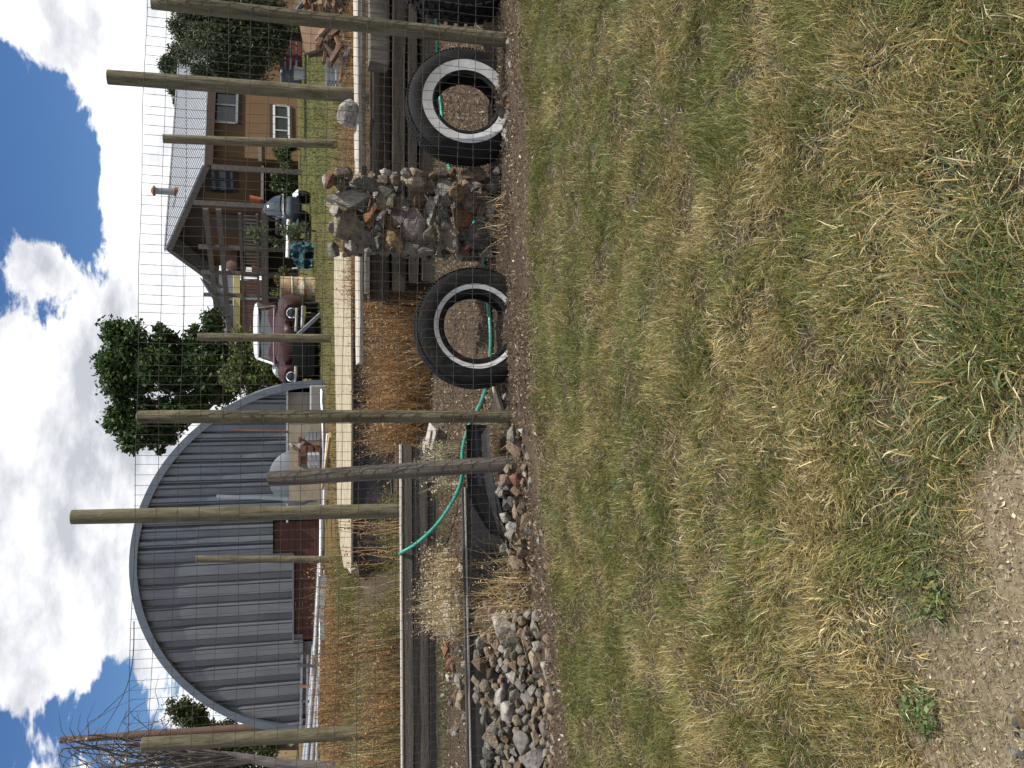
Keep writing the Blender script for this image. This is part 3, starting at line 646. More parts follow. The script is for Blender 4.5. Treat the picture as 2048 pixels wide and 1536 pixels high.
# ------------------------------------------------------------------ stones along the fence foot
sb = thing('stone_border', gz(1040, 1000, -.02), 'row of loose flat stones along the foot of the fence by the black pipe', 'stones')
SB = [(1590, 430, 110, 110, 'pink'), (1680, 415, 120, 110, 'red'), (1550, 520, 70, 90, 'lgrey'), (1590, 610, 80, 130, 'grey'), (1680, 520, 100, 100, 'brown'), (1630, 590, 70, 70, 'slate'), (1725, 630, 80, 70, 'dark'), (1590, 710, 90, 90, 'lgrey'), (1670, 670, 60, 120, 'tan'), (1735, 775, 110, 150, 'brown'), (1630, 790, 80, 80, 'white'),
      (1640, 850, 100, 90, 'lgrey'), (1700, 910, 100, 100, 'olive'), (1650, 165, 120, 140, 'brown'), (1640, 70, 80, 120, 'grey'), (1710, 42, 55, 65, 'white'), (1720, 985, 90, 90, 'brown'), (1560, 460, 60, 60, 'grey'), (1740, 330, 60, 60, 'tan'), (1600, 480, 60, 60, 'blue'), (1650, 1060, 100, 90, 'tan'), (1580, 960, 80, 80, 'grey')]
mound = lambda X, Y: .16 * min(max((Y - 4.45) / .5, 0), 1)
for i, (zx, zy, w, h, cn) in enumerate(SB):
    x, y = 600 + zx / 3.864, 850 + zy / 3.864; P = hit(x, y, mound); Y = P.y
    hx, hz = pxs(h / 3.864, Y) / 2 * 1.3, pxs(w / 3.864, Y) / 2 * 1.3
    put_rock(sb, P, (hx, min(hx, hz) * 1.1, hz), cn, 2000 + i)
r_ = random.Random(77)
for i in range(70):
    y = r_.uniform(790, 1245); P = hit(r_.uniform(1005, 1085) + (y - 850) * .03, y, mound); k = r_.choice((.008, .011, .015, .02, .028)); put_rock(sb, P, (k * 1.3, k, k * .8), r_.choice(RKEY + ['white', 'tan']), 2050 + i)
tb = thing('tyre_foot_stones', gz(1030, 230, 0), 'pale slab and loose stones wedged under the broad whitewall tyre', 'stones')
for i, (zx, zy, w, h, cn) in enumerate(((1655, 920, 120, 90, 'olive'), (1740, 950, 90, 200, 'lgrey'), (1690, 1000, 90, 80, 'white'), (1715, 1090, 110, 120, 'lgrey'), (1760, 1180, 80, 90, 'grey'), (1830, 545, 45, 75, 'white'), (1815, 350, 60, 65, 'white'), (1740, 780, 80, 90, 'brown'), (1780, 880, 70, 60, 'brown'), (1700, 1200, 70, 90, 'dark'), (1620, 1400, 90, 90, 'grey'))):
    x, y = 600 + zx / 4.096, zy / 4.096; Y = 4.78 + .25 * (1830 - zx) / 180; P = px(x, y, Y)
    hx, hz = pxs(h / 4.096, Y) / 2 * 1.15, pxs(w / 4.096, Y) / 2 * 1.1; P.z = max(P.z, float(gh(P.x, P.y)))
    put_rock(tb, P, (hx, min(hx, hz) * 1.1, hz), cn, 2100 + i)
# ------------------------------------------------------------------ rock pile on the left
rp = thing('rock_pile', gz(1060, 1400, -.08), 'sloping pile of loose fist-sized mixed rocks against the low edging board', 'rock pile')
pts = []; r_ = random.Random(21); tries = 0
slope = lambda X, Y: .27 * min(max((Y - 4.42) / .58, 0), 1) ** .8
while len(pts) < 240 and tries < 30000:
    tries += 1; y = r_.uniform(1225, 1660); lo_ = 950 + (y - 1238) * .03; hi_ = 1104 + (y - 1238) * .02
    if 1400 < y: lo_ += (y - 1400) * .22
    x = r_.uniform(lo_, hi_); s_ = r_.uniform(8, 15) if r_.random() < .72 else r_.uniform(15, 26)
    if y < 1280 and x > 1075: continue
    if all((x - a) ** 2 + (y - b) ** 2 > (.70 * (s_ + c_2)) ** 2 for a, b, c_2 in pts): pts.append((x, y, s_))
for i, (x, y, s_) in enumerate(pts):
    P = hit(x, y, slope); k = pxs(s_, P.y) * 1.25
    put_rock(rp, P, (k * r_.uniform(.8, 1.3), k * r_.uniform(.8, 1.1), k * r_.uniform(.7, 1.05)), r_.choice(RKEY + ['grey', 'lgrey', 'tan', 'brown', 'tan', 'pink', 'lgrey']), 2300 + i)
for i in range(60):                     # rocks underneath
    Y = r_.uniform(4.5, 5.0); x = r_.uniform(-2.5, -1.25)
    put_rock(rp, (x, Y + .03, float(gh(x, Y)) + slope(x, Y) - .05), (.055, .055, .045), r_.choice(RKEY), 2700 + i)
rb = thing('rubble_heap', gz(905, 1250, .02), 'low heap of pale rubble at the foot of the grey planks', 'rubble')
for i, (x, y, s_, cn) in enumerate(((900, 1225, 20, 'white'), (890, 1105, 9, 'white'), (885, 1245, 14, 'lgrey'), (905, 1260, 16, 'white'), (882, 1290, 10, 'rust'), (893, 1300, 12, 'red'), (900, 1330, 12, 'red'), (915, 1365, 14, 'grey'), (920, 1400, 16, 'tan'), (912, 1300, 11, 'slate'), (925, 1330, 12, 'mauve'), (930, 1440, 10, 'tan'), (915, 1200, 15, 'lgrey'), (888, 1205, 10, 'lgrey'))):
    Q = gz(x, y, .02); k = pxs(s_, Q.y); Q.z = float(gh(Q.x, Q.y)) + .4 * k; put_rock(rb, Q, (k * 1.5, k * 1.3, k * 1.1), cn, 2900 + i)
for i in range(60):
    y = r_.uniform(1090, 1480); Q = gz(r_.uniform(885, 935), y, .02); k = r_.uniform(.012, .035); Q.z = float(gh(Q.x, Q.y)) + .5 * k; put_rock(rb, Q, (k * 1.3, k, k), r_.choice(['white', 'lgrey', 'tan', 'grey', 'brown', 'mauve']), 2950 + i)
# pebbles at the bare corner of the lawn
PB = [(2040, 1440, 17, 'ochre'), (2010, 1508, 9, 'white'), (2044, 1512, 10, 'tan'), (2026, 1510, 10, 'blue'), (2000, 1505, 5, 'white'), (2022, 1447, 11, 'blue'), (2020, 1470, 6, 'slate'), (2034, 1530, 12, 'tan'), (2032, 1284, 6, 'blue'), (1998, 1222, 4, 'white'), (2006, 1425, 4, 'white'), (2015, 1402, 5, 'lgrey'), (2042, 1475, 12, 'lgrey'), (2030, 1135, 5, 'lgrey')]
PBL = ['largest orange-tan pebble on the bare sandy corner', 'clean white pebble next to a bluish pebble on the bare corner', 'tan oval pebble beside the bluish one on the bare corner', 'bluish pebble wedged between a white and a tan pebble', 'tiny white pebble touching the clean white pebble', 'bluish grey pebble touching the largest orange-tan pebble', 'small dark pebble just below the bluish grey pebble', 'flat tan pebble at the outer rim of the pebble cluster', 'lone small bluish pebble on bare sand away from the cluster', 'lone tiny white pebble between straw stalks on bare sand',
       'tiny white pebble before the bluish grey pebble', 'small pale grey pebble above the orange-tan pebble', 'broad pale grey pebble below the orange-tan pebble', 'lone pale grey pebble near the coarse grass on bare sand']
for i, (x, y, s_, cn) in enumerate(PB):
    Q = gz(x, y, 0); d_ = (Q - Vector((0, 0, CAMH))).length; k = s_ / FPX * d_ * .95; Q.z = float(gh(Q.x, Q.y)) + .35 * k
    o = put_rock(None, Q, (k, k * .9, k * .7), cn, 3100 + i, 'pebble', SMOOTHR[i % 4])
    tag(o, PBL[i], 'pebble', 'pebbles on the bare corner')
# small wood pieces
o = wob_beam(gz(988, 772, .02), gz(1003, 822, .02), .05, .02, 160, mat('fresh_wood', (.42, .36, .25), .85, col2=(.3, .24, .16), ns=5, stretch=(2, 8, 8)), 'wood_offcut', None, 4, .002); tag(o, 'pale wooden offcut lying on the dirt by the thin whitewall tyre', 'wood piece')
o = thing('broken_box', px(885, 870, 6.6), 'broken white-topped wooden box beside the end of the grey planks', 'broken box')
wob_beam(px(858, 893, 6.7), px(868, 852, 6.6), .10, .025, 161, WHT, 'lid', o, 4, .003, R=Matrix.Rotation(.5, 3, 'X')); wob_beam(px(873, 893, 6.68), px(878, 862, 6.62), .04, .13, 162, GREYW, 'side', o, 4, .003); wob_beam(px(850, 905, 6.8), px(851, 882, 6.75), .07, .025, 163, WHT, 'lid', o, 3, .003)
bpy.context.view_layer.update()

# ================================================================== quonset hut
HY = 17.0
GALV = mat('galv_panel', (.235, .26, .285), .42, .55, col2=(.17, .19, .21), ns=3.5, stretch=(1, 1, .35), amt=1.0, bump=.12, bs=6, spec=.5, stain=((.24, .25, .27), 2.2, .62, (5, 5, .3)))
GALV2 = mat('galv_panel_dark', (.215, .23, .25), .5, .5, col2=(.16, .17, .185), ns=3.5, stretch=(1, 1, .35), amt=1.0, bump=.12, bs=6, spec=.5, stain=((.25, .26, .28), 2.2, .62, (5, 5, .3)))  # slightly darker, rougher galvanised panels left of the join
RIMM = mat('rim_metal', (.17, .20, .24), .5, .4, col2=(.13, .155, .19), ns=2, amt=.8)
hcx = px(500, 1119, HY).x; ha = (px(600, 766, HY).x - px(600, 1474, HY).x) / 2; htop = px(257, 1119, HY).z; hb = htop - YARD
hut = thing('quonset_hut', (hcx, HY, YARD), 'arched grey corrugated metal quonset hut with maroon lower boards', 'hut')
def arch(dx, k=1.0): return YARD + hb * k * math.sqrt(max(0, 1 - (dx / (ha * k)) ** 2))
def arch_ring(k0, k1, Y0, Y1, n=64):
    rings = []
    for i in range(n + 1):
        t = math.pi * i / n; c, s_ = math.cos(t), math.sin(t)
        rings.append([Vector((hcx + ha * k * c, Y, YARD - .02 + hb * k * s_)) for k, Y in ((k0, Y0), (k1, Y0), (k1, Y1), (k0, Y1))])
    return rings
MB().loft(arch_ring(.962, 1.0, HY - .10, HY + .12)).build('arch_rim', RIMM, hut, True, auto=30)
rings = []                                     # corrugated shell running back
for j in range(61):
    Y = HY + .10 + j * .16; k = .992 + (.010 if j % 2 else 0)
    rings.append([Vector((hcx + ha * k * math.cos(math.pi * i / 48), Y, YARD - .02 + hb * k * math.sin(math.pi * i / 48))) for i in range(49)])
MB().loft(rings, False, False).build('roof_shell', GALV, hut, True, auto=60)
MB().add([(hcx + ha * .95 * math.cos(math.pi * i / 32), HY + 9.6, YARD + hb * .95 * math.sin(math.pi * i / 32)) for i in range(33)], [tuple(range(33))]).build('back_wall', RIMM, hut)
PW = .385; x0 = px(600, 1478, HY).x
npan = int(2 * ha / PW) + 1
xm = px(500, 1113, HY).x; xj = px(500, 1048, HY).x; xl = px(500, 1292, HY).x
zlo_r, zlo_m, zlo_l, zlo_ll = px(572, 900, HY).z, px(546, 1080, HY).z, px(586, 1200, HY).z, px(606, 1400, HY).z
prof = [(0, 0), (.26, 0), (.36, .085), (.46, .085), (.56, 0), (.62, 0), (.70, .085), (.88, .085), (.97, 0)]
for i in range(npan):
    xa_ = x0 + i * PW; mid = xa_ + PW / 2
    zl = zlo_ll if mid < xl else zlo_l if mid < xm else zlo_m if mid < xj else zlo_r
    pf = prof if mid >= xm else [(0, 0), (.10, 0), (.20, .095), (.62, .095), (.66, .075), (.70, .095), (.74, .095), (.84, 0), (.97, 0)]
    xs = [xa_ + PW * f for f, _ in pf] + [xa_ + PW * 1.012]; ys = [HY + .10 - d for _, d in pf] + [HY + .098]
    cols_ = [(x, y) for x, y in zip(xs, ys) if abs(x - hcx) < ha * .972]
    if len(cols_) < 3: continue
    rings = []
    for x, y in cols_:
        zt_ = max(arch(x - hcx, .975), zl + .03); rings.append([Vector((x, y, zl)), Vector((x, y, zt_)), Vector((x, y + .006, zt_)), Vector((x, y + .006, zl))])
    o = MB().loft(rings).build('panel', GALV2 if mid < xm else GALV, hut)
MAR = mat('maroon_board', (.105, .045, .036), .75, col2=(.075, .034, .028), ns=4, stretch=(.4, .4, 6), bump=.2, bs=20)
BEI = mat('beige_panel', (.36, .33, .27), .85, col2=(.25, .22, .17), ns=2.5, amt=.9)
xr = px(600, 775, HY).x
nb = 7
for i in range(nb):                            # maroon boards left of centre
    za = YARD + .02 + (zlo_m - YARD - .04) * i / nb; zb_ = YARD + .02 + (zlo_m - YARD - .04) * (i + 1) / nb - .004
    MB().box(((xl + xj) / 2, HY + .15, (za + zb_) / 2), (xj - xl, .03, zb_ - za)).build('board', MAR, hut)
MB().box(((xj + xr) / 2 - .02, HY + .12, (YARD + zlo_r) / 2), (xr - xj - .14, .03, zlo_r - YARD)).build('lower_panel', BEI, hut)
MB().box(((x0 + xl) / 2 + .2, HY + .12, (YARD + zlo_ll) / 2), (xl - x0 - .45, .03, zlo_ll - YARD)).build('lower_panel', mat('dim_panel', (.16, .16, .16), .85, col2=(.1, .1, .1), ns=3), hut)
MB().bar((xj, HY - .01, zlo_r - .02), (xr - .05, HY - .01, zlo_r - .02), .03, .035).build('rail', mat('pale_metal', (.55, .57, .58), .45, .4), hut)
MB().bar((xl, HY + .0, zlo_l), (xm, HY + .0, zlo_l), .02, .03).build('rail', RIMM, hut)
cz = px(640, 780, HY).z
MB().box((px(640, 800, HY).x, HY - .05, YARD + .13), (.55, .30, .30)).build('footing', mat('concrete', (.30, .29, .27), .9, col2=(.22, .21, .2), ns=5, bump=.3), hut, bevel=.02)
MB().bar(px(560, 1462, HY - .05), px(585, 1490, HY - .05), .02, .08).build('brace', BEI, hut)
# ------------------------------------------------------------------ things in front of the hut
GREYP = MATS['pale_metal']
STEEL = MATS['galv']
RUST = mat('rusty', (.20, .085, .045), .85, col2=(.11, .055, .035), ns=6, bump=.3)
def stand(x0_, y0_, x1_, y1_, Y, r, m_, name, lab, catg):
    a, b = px(x0_, y0_, Y), px(x1_, y1_, Y); o = MB().tube([a, a.lerp(b, .5) + Vector((.01, 0, 0)), b], r, 8).build(name, m_, None, True); return tag(o, lab, catg)
stand(610, 1000, 433, 993, 16.2, .034, STEEL, 'steel_pole', 'pale round steel pole leaning before the hut panels', 'pole')
stand(640, 866, 466, 861, 16.4, .020, RUST, 'rusty_bar', 'thin rusty bar leaning against the hut panels', 'bar')
# round-topped grey tank, half hidden by the leaning grey post
tk = thing('grey_dish', px(630, 955, 16.3), 'big round grey dish propped upright before the hut', 'dish')
R_ = rot(80, 0, 0); rr = pxs(56, 16.3, 590)
MB().lathe([(rr * .02, .09), (rr * .5, .065), (rr * .96, .0), (rr, -.01), (rr * .98, -.03), (rr * .5, .04), (rr * .02, .07)], px(594, 955, 16.3), n=40, R=R_).build('disc', mat('dish_grey', (.15, .165, .185), .5, .3, col2=(.115, .125, .14), ns=3), tk, True, auto=60)
MB().tube([px(594, 955, 16.45), px(640, 955, 16.5)], .03, 6).build('prop', RUST, tk)
pa, pb_ = px(640, 1000, 15.98), px(578, 848, 15.98)
o = MB().box(((pa.x + pb_.x) / 2, 15.99, (YARD + pb_.z) / 2), (pb_.x - pa.x, .02, pb_.z - YARD), rot(-4, 0, 0)).build('plywood_sheet', mat('plywood', (.33, .285, .215), .85, col2=(.22, .18, .13), ns=3, stretch=(1, 1, 3), amt=.9), None); tag(o, 'weathered beige plywood sheet propped before the grey dish', 'plywood sheet')
# pipes stacked along the hut
for i, (xa_, ya_, xb_, yb_, Y0, Y1, rr, lab) in enumerate(((612, 1560, 640, 1125, 14.6, 15.6, .050, 'upper long aluminium irrigation pipe sloping along the hut front'), (622, 1560, 650, 1140, 14.2, 15.0, .045, 'middle long aluminium irrigation pipe sloping along the hut front'), (634, 1560, 643, 1010, 13.6, 15.2, .038, 'lower long pale pipe lying along the hut front'),
                                              (604, 1560, 628, 1290, 15.0, 15.6, .040, 'short dull pipe at the back of the stacked pipes'))):
    o = MB().tube([px(xa_, ya_, Y0), px((xa_ + xb_) / 2, (ya_ + yb_) / 2, (Y0 + Y1) / 2) - Vector((0, 0, .02)), px(xb_, yb_, Y1)], rr, 10).build('metal_pipe', STEEL, None, True); tag(o, lab, 'pipe')
o = MB().loft([[px(645, 1150, 14.2), px(654, 1150, 14.0), px(655, 1150, 14.05), px(646, 1150, 14.25)], [px(637, 1180, 14.1), px(652, 1180, 13.9), px(653, 1180, 13.95), px(638, 1180, 14.15)], [px(637, 1225, 13.9), px(648, 1225, 13.7), px(649, 1225, 13.75), px(638, 1225, 13.95)], [px(643, 1280, 13.8), px(650, 1280, 13.6), px(651, 1280, 13.65), px(644, 1280, 13.85)]]).build('metal_sheet', STEEL, None, True)
tag(o, 'curled pale metal sheet lying below the pipes', 'metal sheet')
# rack frame of pipes at the left of the hut front
rk = thing('pipe_rack', px(650, 1390, 15.2), 'low steel rack of crossed rails holding the pipes', 'rack')
for i, yy in enumerate((1330, 1372, 1402, 1440)): MB().bar(px(596 + i * 3, yy, 15.2), px(664, yy + 4, 14.9), .04, .04).build('rack_leg', RUST if i % 2 else mat('dark_metal', (.05, .05, .055), .6, .5), rk)
for i in range(4): MB().bar(px(604 + 11 * i, 1310, 15.3 - .1 * i), px(600 + 13 * i, 1480, 15.1 - .1 * i), .03, .03).build('rack_rail', STEEL, rk)
# junk by the hut: crates, table, cinder blocks
def crate(x0_, y0_, x1_, y1_, Y, dep, m_, name, lab, catg, yaw=0, slats=3):
    a, b = px(x1_, y0_, Y), px(x0_, y1_, Y)     # a: bottom right pixel, b: top left
    w, h = abs(b.x - a.x), abs(b.z - a.z); c0 = Vector(((a.x + b.x) / 2, Y + dep / 2, max(min(a.z, b.z), YARD)))
    t = thing(name, c0, lab, catg); R = rot(0, 0, yaw)
    MB().box(c0 + Vector((0, 0, .02)), (w * .96, dep * .96, .02), R).build('base', m_, t)
    for s_ in (-1, 1):
        for k in range(slats):
            zz = c0.z + h * (k + .5) / slats; MB().box(c0 + R @ Vector((0, s_ * dep / 2, 0)) + Vector((0, 0, zz - c0.z)), (w, .018, h / slats * .72), R).build('slat', m_, t)
            MB().box(c0 + R @ Vector((s_ * (w / 2 - .012), 0, 0)) + Vector((0, 0, zz - c0.z)), (.018, dep - .02, h / slats * .72), R).build('slat', m_, t)
        for q in (-1, 1): MB().box(c0 + R @ Vector((s_ * (w / 2 - .03), q * (dep / 2 - .025), 0)) + Vector((0, 0, h / 2)), (.03, .03, h), R).build('corner_post', m_, t)
    return t
WD = mat('crate_wood', (.30, .22, .14), .9, col2=(.2, .14, .09), ns=5, stretch=(1, 6, 6), bump=.3)
crate(600, 893, 642, 915, 15.6, .4, RUST, 'red_crate', 'rust-red slatted crate among the junk by the hut', 'crate', 6)
crate(616, 908, 640, 935, 15.2, .35, mat('greybox', (.30, .31, .33), .7), 'grey_crate', 'grey slatted crate in front of the rust-red crate', 'crate', -4)
crate(612, 862, 640, 882, 15.5, .35, STEEL, 'wire_basket', 'pale metal basket at the end of the hut junk', 'basket', 3, 4)
crate(582, 880, 612, 900, 16.0, .3, WD, 'wood_crate', 'small brown wooden crate behind the rust-red crate', 'crate', 10)
t = thing('rusty_stand', px(640, 900, 15.9), 'rusty angle-iron stand carrying scrap near the hut', 'stand')
for s_ in (880, 925):
    for dY in (0, .35): MB().bar(px(642, s_, 15.9 + dY), px(598, s_, 15.9 + dY), .03, .03).build('leg', RUST, t)
MB().box((px(598, 902, 16.05).x, 16.08, px(598, 902, 16.05).z), (.5, .42, .03)).build('shelf', RUST, t)
t = thing('cement_ornament', px(600, 892, 15.85), 'small pale knobbly garden ornament standing on scrap', 'ornament')
for i, (x, y, r_0) in enumerate(((600, 892, .06), (592, 893, .05), (584, 890, .055), (606, 887, .045))):
    put_rock(t, px(x, y, 15.85), (r_0, r_0, r_0 * 1.2), 'lgrey', 4000 + i, 'lump')
o = wob_beam(px(660, 870, 12.0), px(645, 975, 12.6), .10, .03, 170, mat('yellow_wood', (.40, .28, .10), .85, col2=(.28, .19, .08), ns=5, stretch=(1, 6, 6)), 'yellow_plank', None, 4, .003); tag(o, 'yellowed plank lying behind the cream coping board', 'plank')
o = MB().tube([px(655, 868, 12.4), px(650, 935, 12.6), px(648, 1010, 12.8)], .018, 8).build('white_pipe', mat('white_pvc', (.7, .7, .68), .4), None, True); tag(o, 'thin white plastic pipe lying before the hut junk', 'pipe')
o = MB().tube([px(644, 780, 14), px(648, 900, 13.6), px(645, 1100, 14)], .028, 8).build('grey_pipe', STEEL, None, True); tag(o, 'long dull grey pipe on the ground along the hut', 'pipe')

# ================================================================== old maroon car
CY = 18.3
MARC = mat('maroon_paint', (.030, .010, .010), .45, .0, col2=(.045, .017, .016), ns=3, amt=.7, spec=.25)
WHC = mat('white_roof', (.62, .64, .66), .4, col2=(.48, .5, .52), ns=3, amt=.6, spec=.5)
CHR = mat('chrome', (.75, .76, .78), .14, 1.0); BLK = mat('black_void', (.012, .012, .013), .7)
GLS = mat('car_glass', (.035, .04, .045), .06, .0, spec=.9)
cc = px(645, 690, CY); cc.z = YARD - .02
car = thing('old_car', cc, 'old maroon sedan with white roof and round headlights parked by the hut', 'car')
YAW = -9
RC_ = rot(0, 0, YAW); cs_ = 1.0
def cp(x, y, z): return cc + RC_ @ Vector((x, y, z * .865))       # car space: x right, y back, z up, front at y = 0
def sec(y, hw, z0, z1, p=3.0, n=20, cx=0):
    out = []
    for k in range(n):
        t = 2 * math.pi * k / n; c, s_ = math.cos(t), math.sin(t)
        out.append(cp(cx + hw * math.copysign(abs(c) ** (2 / p), c), y, (z0 + z1) / 2 + (z1 - z0) / 2 * math.copysign(abs(s_) ** (2 / p), s_)))
    return out
MB().loft([sec(.30, .62, .45, .86), sec(.5, .78, .30, .95), sec(1.4, .86, .28, 1.0), sec(2.0, .88, .26, 1.02), sec(3.2, .88, .26, 1.0), sec(4.2, .82, .30, .92), sec(4.8, .66, .38, .78)]).build('body', MARC, car, True, auto=50)
MB().loft([sec(.12, .30, .62, .82, 2.4), sec(.22, .40, .60, .93, 2.4), sec(.6, .48, .6, 1.01, 2.6), sec(1.2, .56, .6, 1.07, 2.8), sec(1.62, .62, .6, 1.08, 3)]).build('hood', MARC, car, True, auto=50)
for s_ in (-1, 1):
    fd = MB().loft([sec(.02, .17, .56, .86, 2.2, 18, s_ * .64), sec(.10, .21, .46, .92, 2.3, 18, s_ * .65), sec(.6, .22, .36, .99, 2.6, 18, s_ * .67), sec(1.3, .21, .34, .99, 2.8, 18, s_ * .69), sec(1.9, .17, .34, .95, 2.8, 18, s_ * .71)]).build('fender', MARC, car, True, auto=50)
    hl = MB().lathe([(.105, .0), (.105, .05), (.085, .062), (.078, .04)], cp(s_ * .64, -.01, .70), n=24, R=RC_ @ rot(90, 0, 0)).build('headlight', CHR, car, True, auto=50)
    MB().lathe([(.078, .045), (.05, .06), (.03, .066), (.002, .068)], cp(s_ * .64, -.01, .70), n=20, R=RC_ @ rot(90, 0, 0)).build('lens', mat('headlamp_glass', (.03, .03, .032), .15, spec=.6), hl, True, auto=60)
    w_ = MB().lathe([(.31, -.09), (.325, -.06), (.325, .06), (.31, .09), (.2, .1), (.19, 0), (.2, -.1)], cp(s_ * .70, .95, .32), n=28, R=RC_ @ rot(0, 90, 0), loop=True).build('wheel', RUB, car, True)
    MB().lathe([(.20, .05), (.15, .07), (.02, .09)], cp(s_ * .70, .95, .32), n=20, R=RC_ @ rot(0, 90 * s_, 0)).build('hubcap', CHR, w_, True)
    w_ = MB().lathe([(.31, -.09), (.325, -.06), (.325, .06), (.31, .09), (.2, .1), (.19, 0), (.2, -.1)], cp(s_ * .70, 3.7, .32), n=28, R=RC_ @ rot(0, 90, 0), loop=True).build('wheel', RUB, car, True)
    MB().bar(cp(s_ * .55, .55, .985), cp(s_ * .64, 1.7, 1.02), .03, .02).build('trim', CHR, car)
# black open grille and the parts hanging off it
MB().box(cp(0, .12, .42), (1.25, .12, .44), RC_).build('grille_opening', BLK, car)
for i in range(4): MB().bar(cp(-.55, .045, .30 + i * .08), cp(.5, .045, .30 + i * .08), .012, .02).build('grille_bar', mat('dull_dark', (.03, .03, .032), .5, .5), car)
MB().tube([cp(.28, -.06, .60), cp(.5, -.09, .585), cp(.74, -.04, .575)], .035, 8).build('chrome_bar', CHR, car, True)
MB().tube([cp(.36, -.10, .45), cp(.55, -.13, .44), cp(.78, -.06, .43)], .05, 8).build('bumper', CHR, car, True)
MB().tube([cp(-.42, -.05, .60), cp(-.58, -.07, .60), cp(-.74, -.03, .61)], .03, 8).build('chrome_bar', CHR, car, True)
MB().bar(cp(.22, -.10, .55), cp(.66, -.35, .06), .03, .07).build('loose_trim', mat('grey_trim', (.3, .31, .33), .4, .6), car)
# cabin
MB().loft([sec(1.62, .66, 1.0, 1.06, 3), sec(1.75, .66, 1.0, 1.15, 3), sec(2.15, .60, 1.0, 1.47, 3.4), sec(2.6, .60, 1.0, 1.53, 3.4), sec(3.2, .58, 1.0, 1.49, 3.2), sec(3.7, .58, 1.0, 1.25, 3), sec(4.0, .58, .95, 1.05, 3)]).build('cabin', MARC, car, True, auto=40)
MB().loft([sec(2.02, .50, 1.44, 1.49, 2.6), sec(2.2, .60, 1.44, 1.545, 3), sec(2.6, .63, 1.43, 1.60, 3), sec(3.1, .62, 1.42, 1.57, 3), sec(3.55, .55, 1.36, 1.44, 3)]).build('roof', WHC, car, True, auto=60)
for s_ in (-1, 1):
    q = [cp(s_ * .03, 1.715, 1.10), cp(s_ * .56, 1.78, 1.10), cp(s_ * .50, 2.09, 1.42), cp(s_ * .03, 2.06, 1.44)]; nrm = (q[1] - q[0]).cross(q[3] - q[0]).normalized(); nrm = nrm if nrm.y < 0 else -nrm
    MB().prism([k_ + nrm * .02 for k_ in q], -nrm * .03).build('windscreen_pane', GLS, car)
    MB().tube([cp(s_ * .64, 1.72, 1.04) + Vector((0, -.02, 0)), cp(s_ * .56, 2.06, 1.46) + Vector((0, -.02, 0))], .028, 6).build('pillar', WHC if s_ < 0 else MARC, car, True)
MB().bar(cp(0, 1.68, 1.10), cp(0, 2.04, 1.45), .035, .03).build('windscreen_strip', CHR, car)
MB().tube([cp(-.6, 1.66, 1.075), cp(0, 1.63, 1.09), cp(.6, 1.66, 1.075)], .014, 6).build('cowl_trim', CHR, car, True)
MB().tube([cp(0, .16, .95), cp(0, .7, 1.03), cp(0, 1.5, 1.085)], .014, 6).build('hood_trim', CHR, car, True)
MB().loft([sec(1.9, .14, .50, 1.05, 3, 16, -.84), sec(2.6, .14, .45, 1.12, 3, 16, -.86), sec(3.6, .14, .40, 1.10, 3, 16, -.86), sec(4.4, .12, .45, .95, 3, 16, -.80)]).build('rear_quarter', WHC, car, True, auto=50)

# ================================================================== tan house with deck
WALLM = mat('orange_stucco', (.135, .080, .038), .9, col2=(.105, .062, .030), ns=1.5, amt=.8, bump=.25, bs=30)
ROOFM = mat('roof_metal', (.40, .42, .44), .5, .3, col2=(.33, .35, .37), ns=2, amt=.7)
DKT = mat('dark_trim', (.045, .028, .020), .8); GABD = mat('gable_dark', (.075, .058, .048), .9, col2=(.05, .04, .035), ns=3, stretch=(6, 6, .5))
OLDW = mat('deck_grey', (.155, .14, .125), .9, col2=(.09, .08, .07), ns=4, stretch=(3, 3, 3), bump=.3)
WINF = mat('window_frame', (.55, .55, .54), .5); WING = mat('window_glass', (.03, .036, .042), .06, spec=.45)
dA = Vector((.862, .507, 0)); dB = Vector((-.507, .862, 0)); nA = Vector((.507, -.862, 0)); nB = Vector((-.862, -.507, 0))
C0 = pl(590, 322, (8.55, 33.0), (dA.x, dA.y)); C0 = Vector((C0.x, C0.y, YARD))
C0 = Vector((px(590, 322, 33.0).x, 33.0, YARD - .1))
house = thing('tan_house', C0, 'orange-tan house with pale metal roof, gabled porch and raised wooden deck', 'house')
PA = lambda x, y, o=0: pl(x, y, (C0 + nA * o)[:2], dA)
PB_ = lambda x, y, o=0: pl(x, y, (C0 + nB * o)[:2], dB)
LA, LB = 14.0, 6.3
zev = PA(402, 322).z; zrd = PB_(345, 450).z + .2
pk = 4.25
# walls as solid blocks
MB().prism([C0, C0 + dA * LA, C0 + dA * LA + Vector((0, 0, zev - C0.z)), C0 + Vector((0, 0, zev - C0.z))], -nA * .25).build('wall', WALLM, house)
MB().prism([C0 + dB * .25 - nB * .005, C0 + dB * LB - nB * .005, C0 + dB * LB + Vector((0, 0, zev - C0.z)), C0 + dB * .25 + Vector((0, 0, zev - C0.z))], -nB * .25).build('wall', WALLM, house)
MB().prism([C0 + Vector((0, 0, zev - C0.z)), C0 + dB * pk + Vector((0, 0, zrd - C0.z - .15)), C0 + dB * LB + Vector((0, 0, zev - C0.z))], -nB * .1).build('gable', GABD, house)
OV = .9; EV = .45
def roofp(w, l): return C0 + dB * w + dA * l
e0 = zev - .08; sl = (zrd - zev) / pk
E1 = roofp(-EV, -OV) + Vector((0, 0, zev - C0.z - sl * EV)); E2 = roofp(-EV, LA + .5) + Vector((0, 0, zev - C0.z - sl * EV))
R1 = roofp(pk, -OV) + Vector((0, 0, zrd - C0.z)); R2 = roofp(pk, LA + .5) + Vector((0, 0, zrd - C0.z))
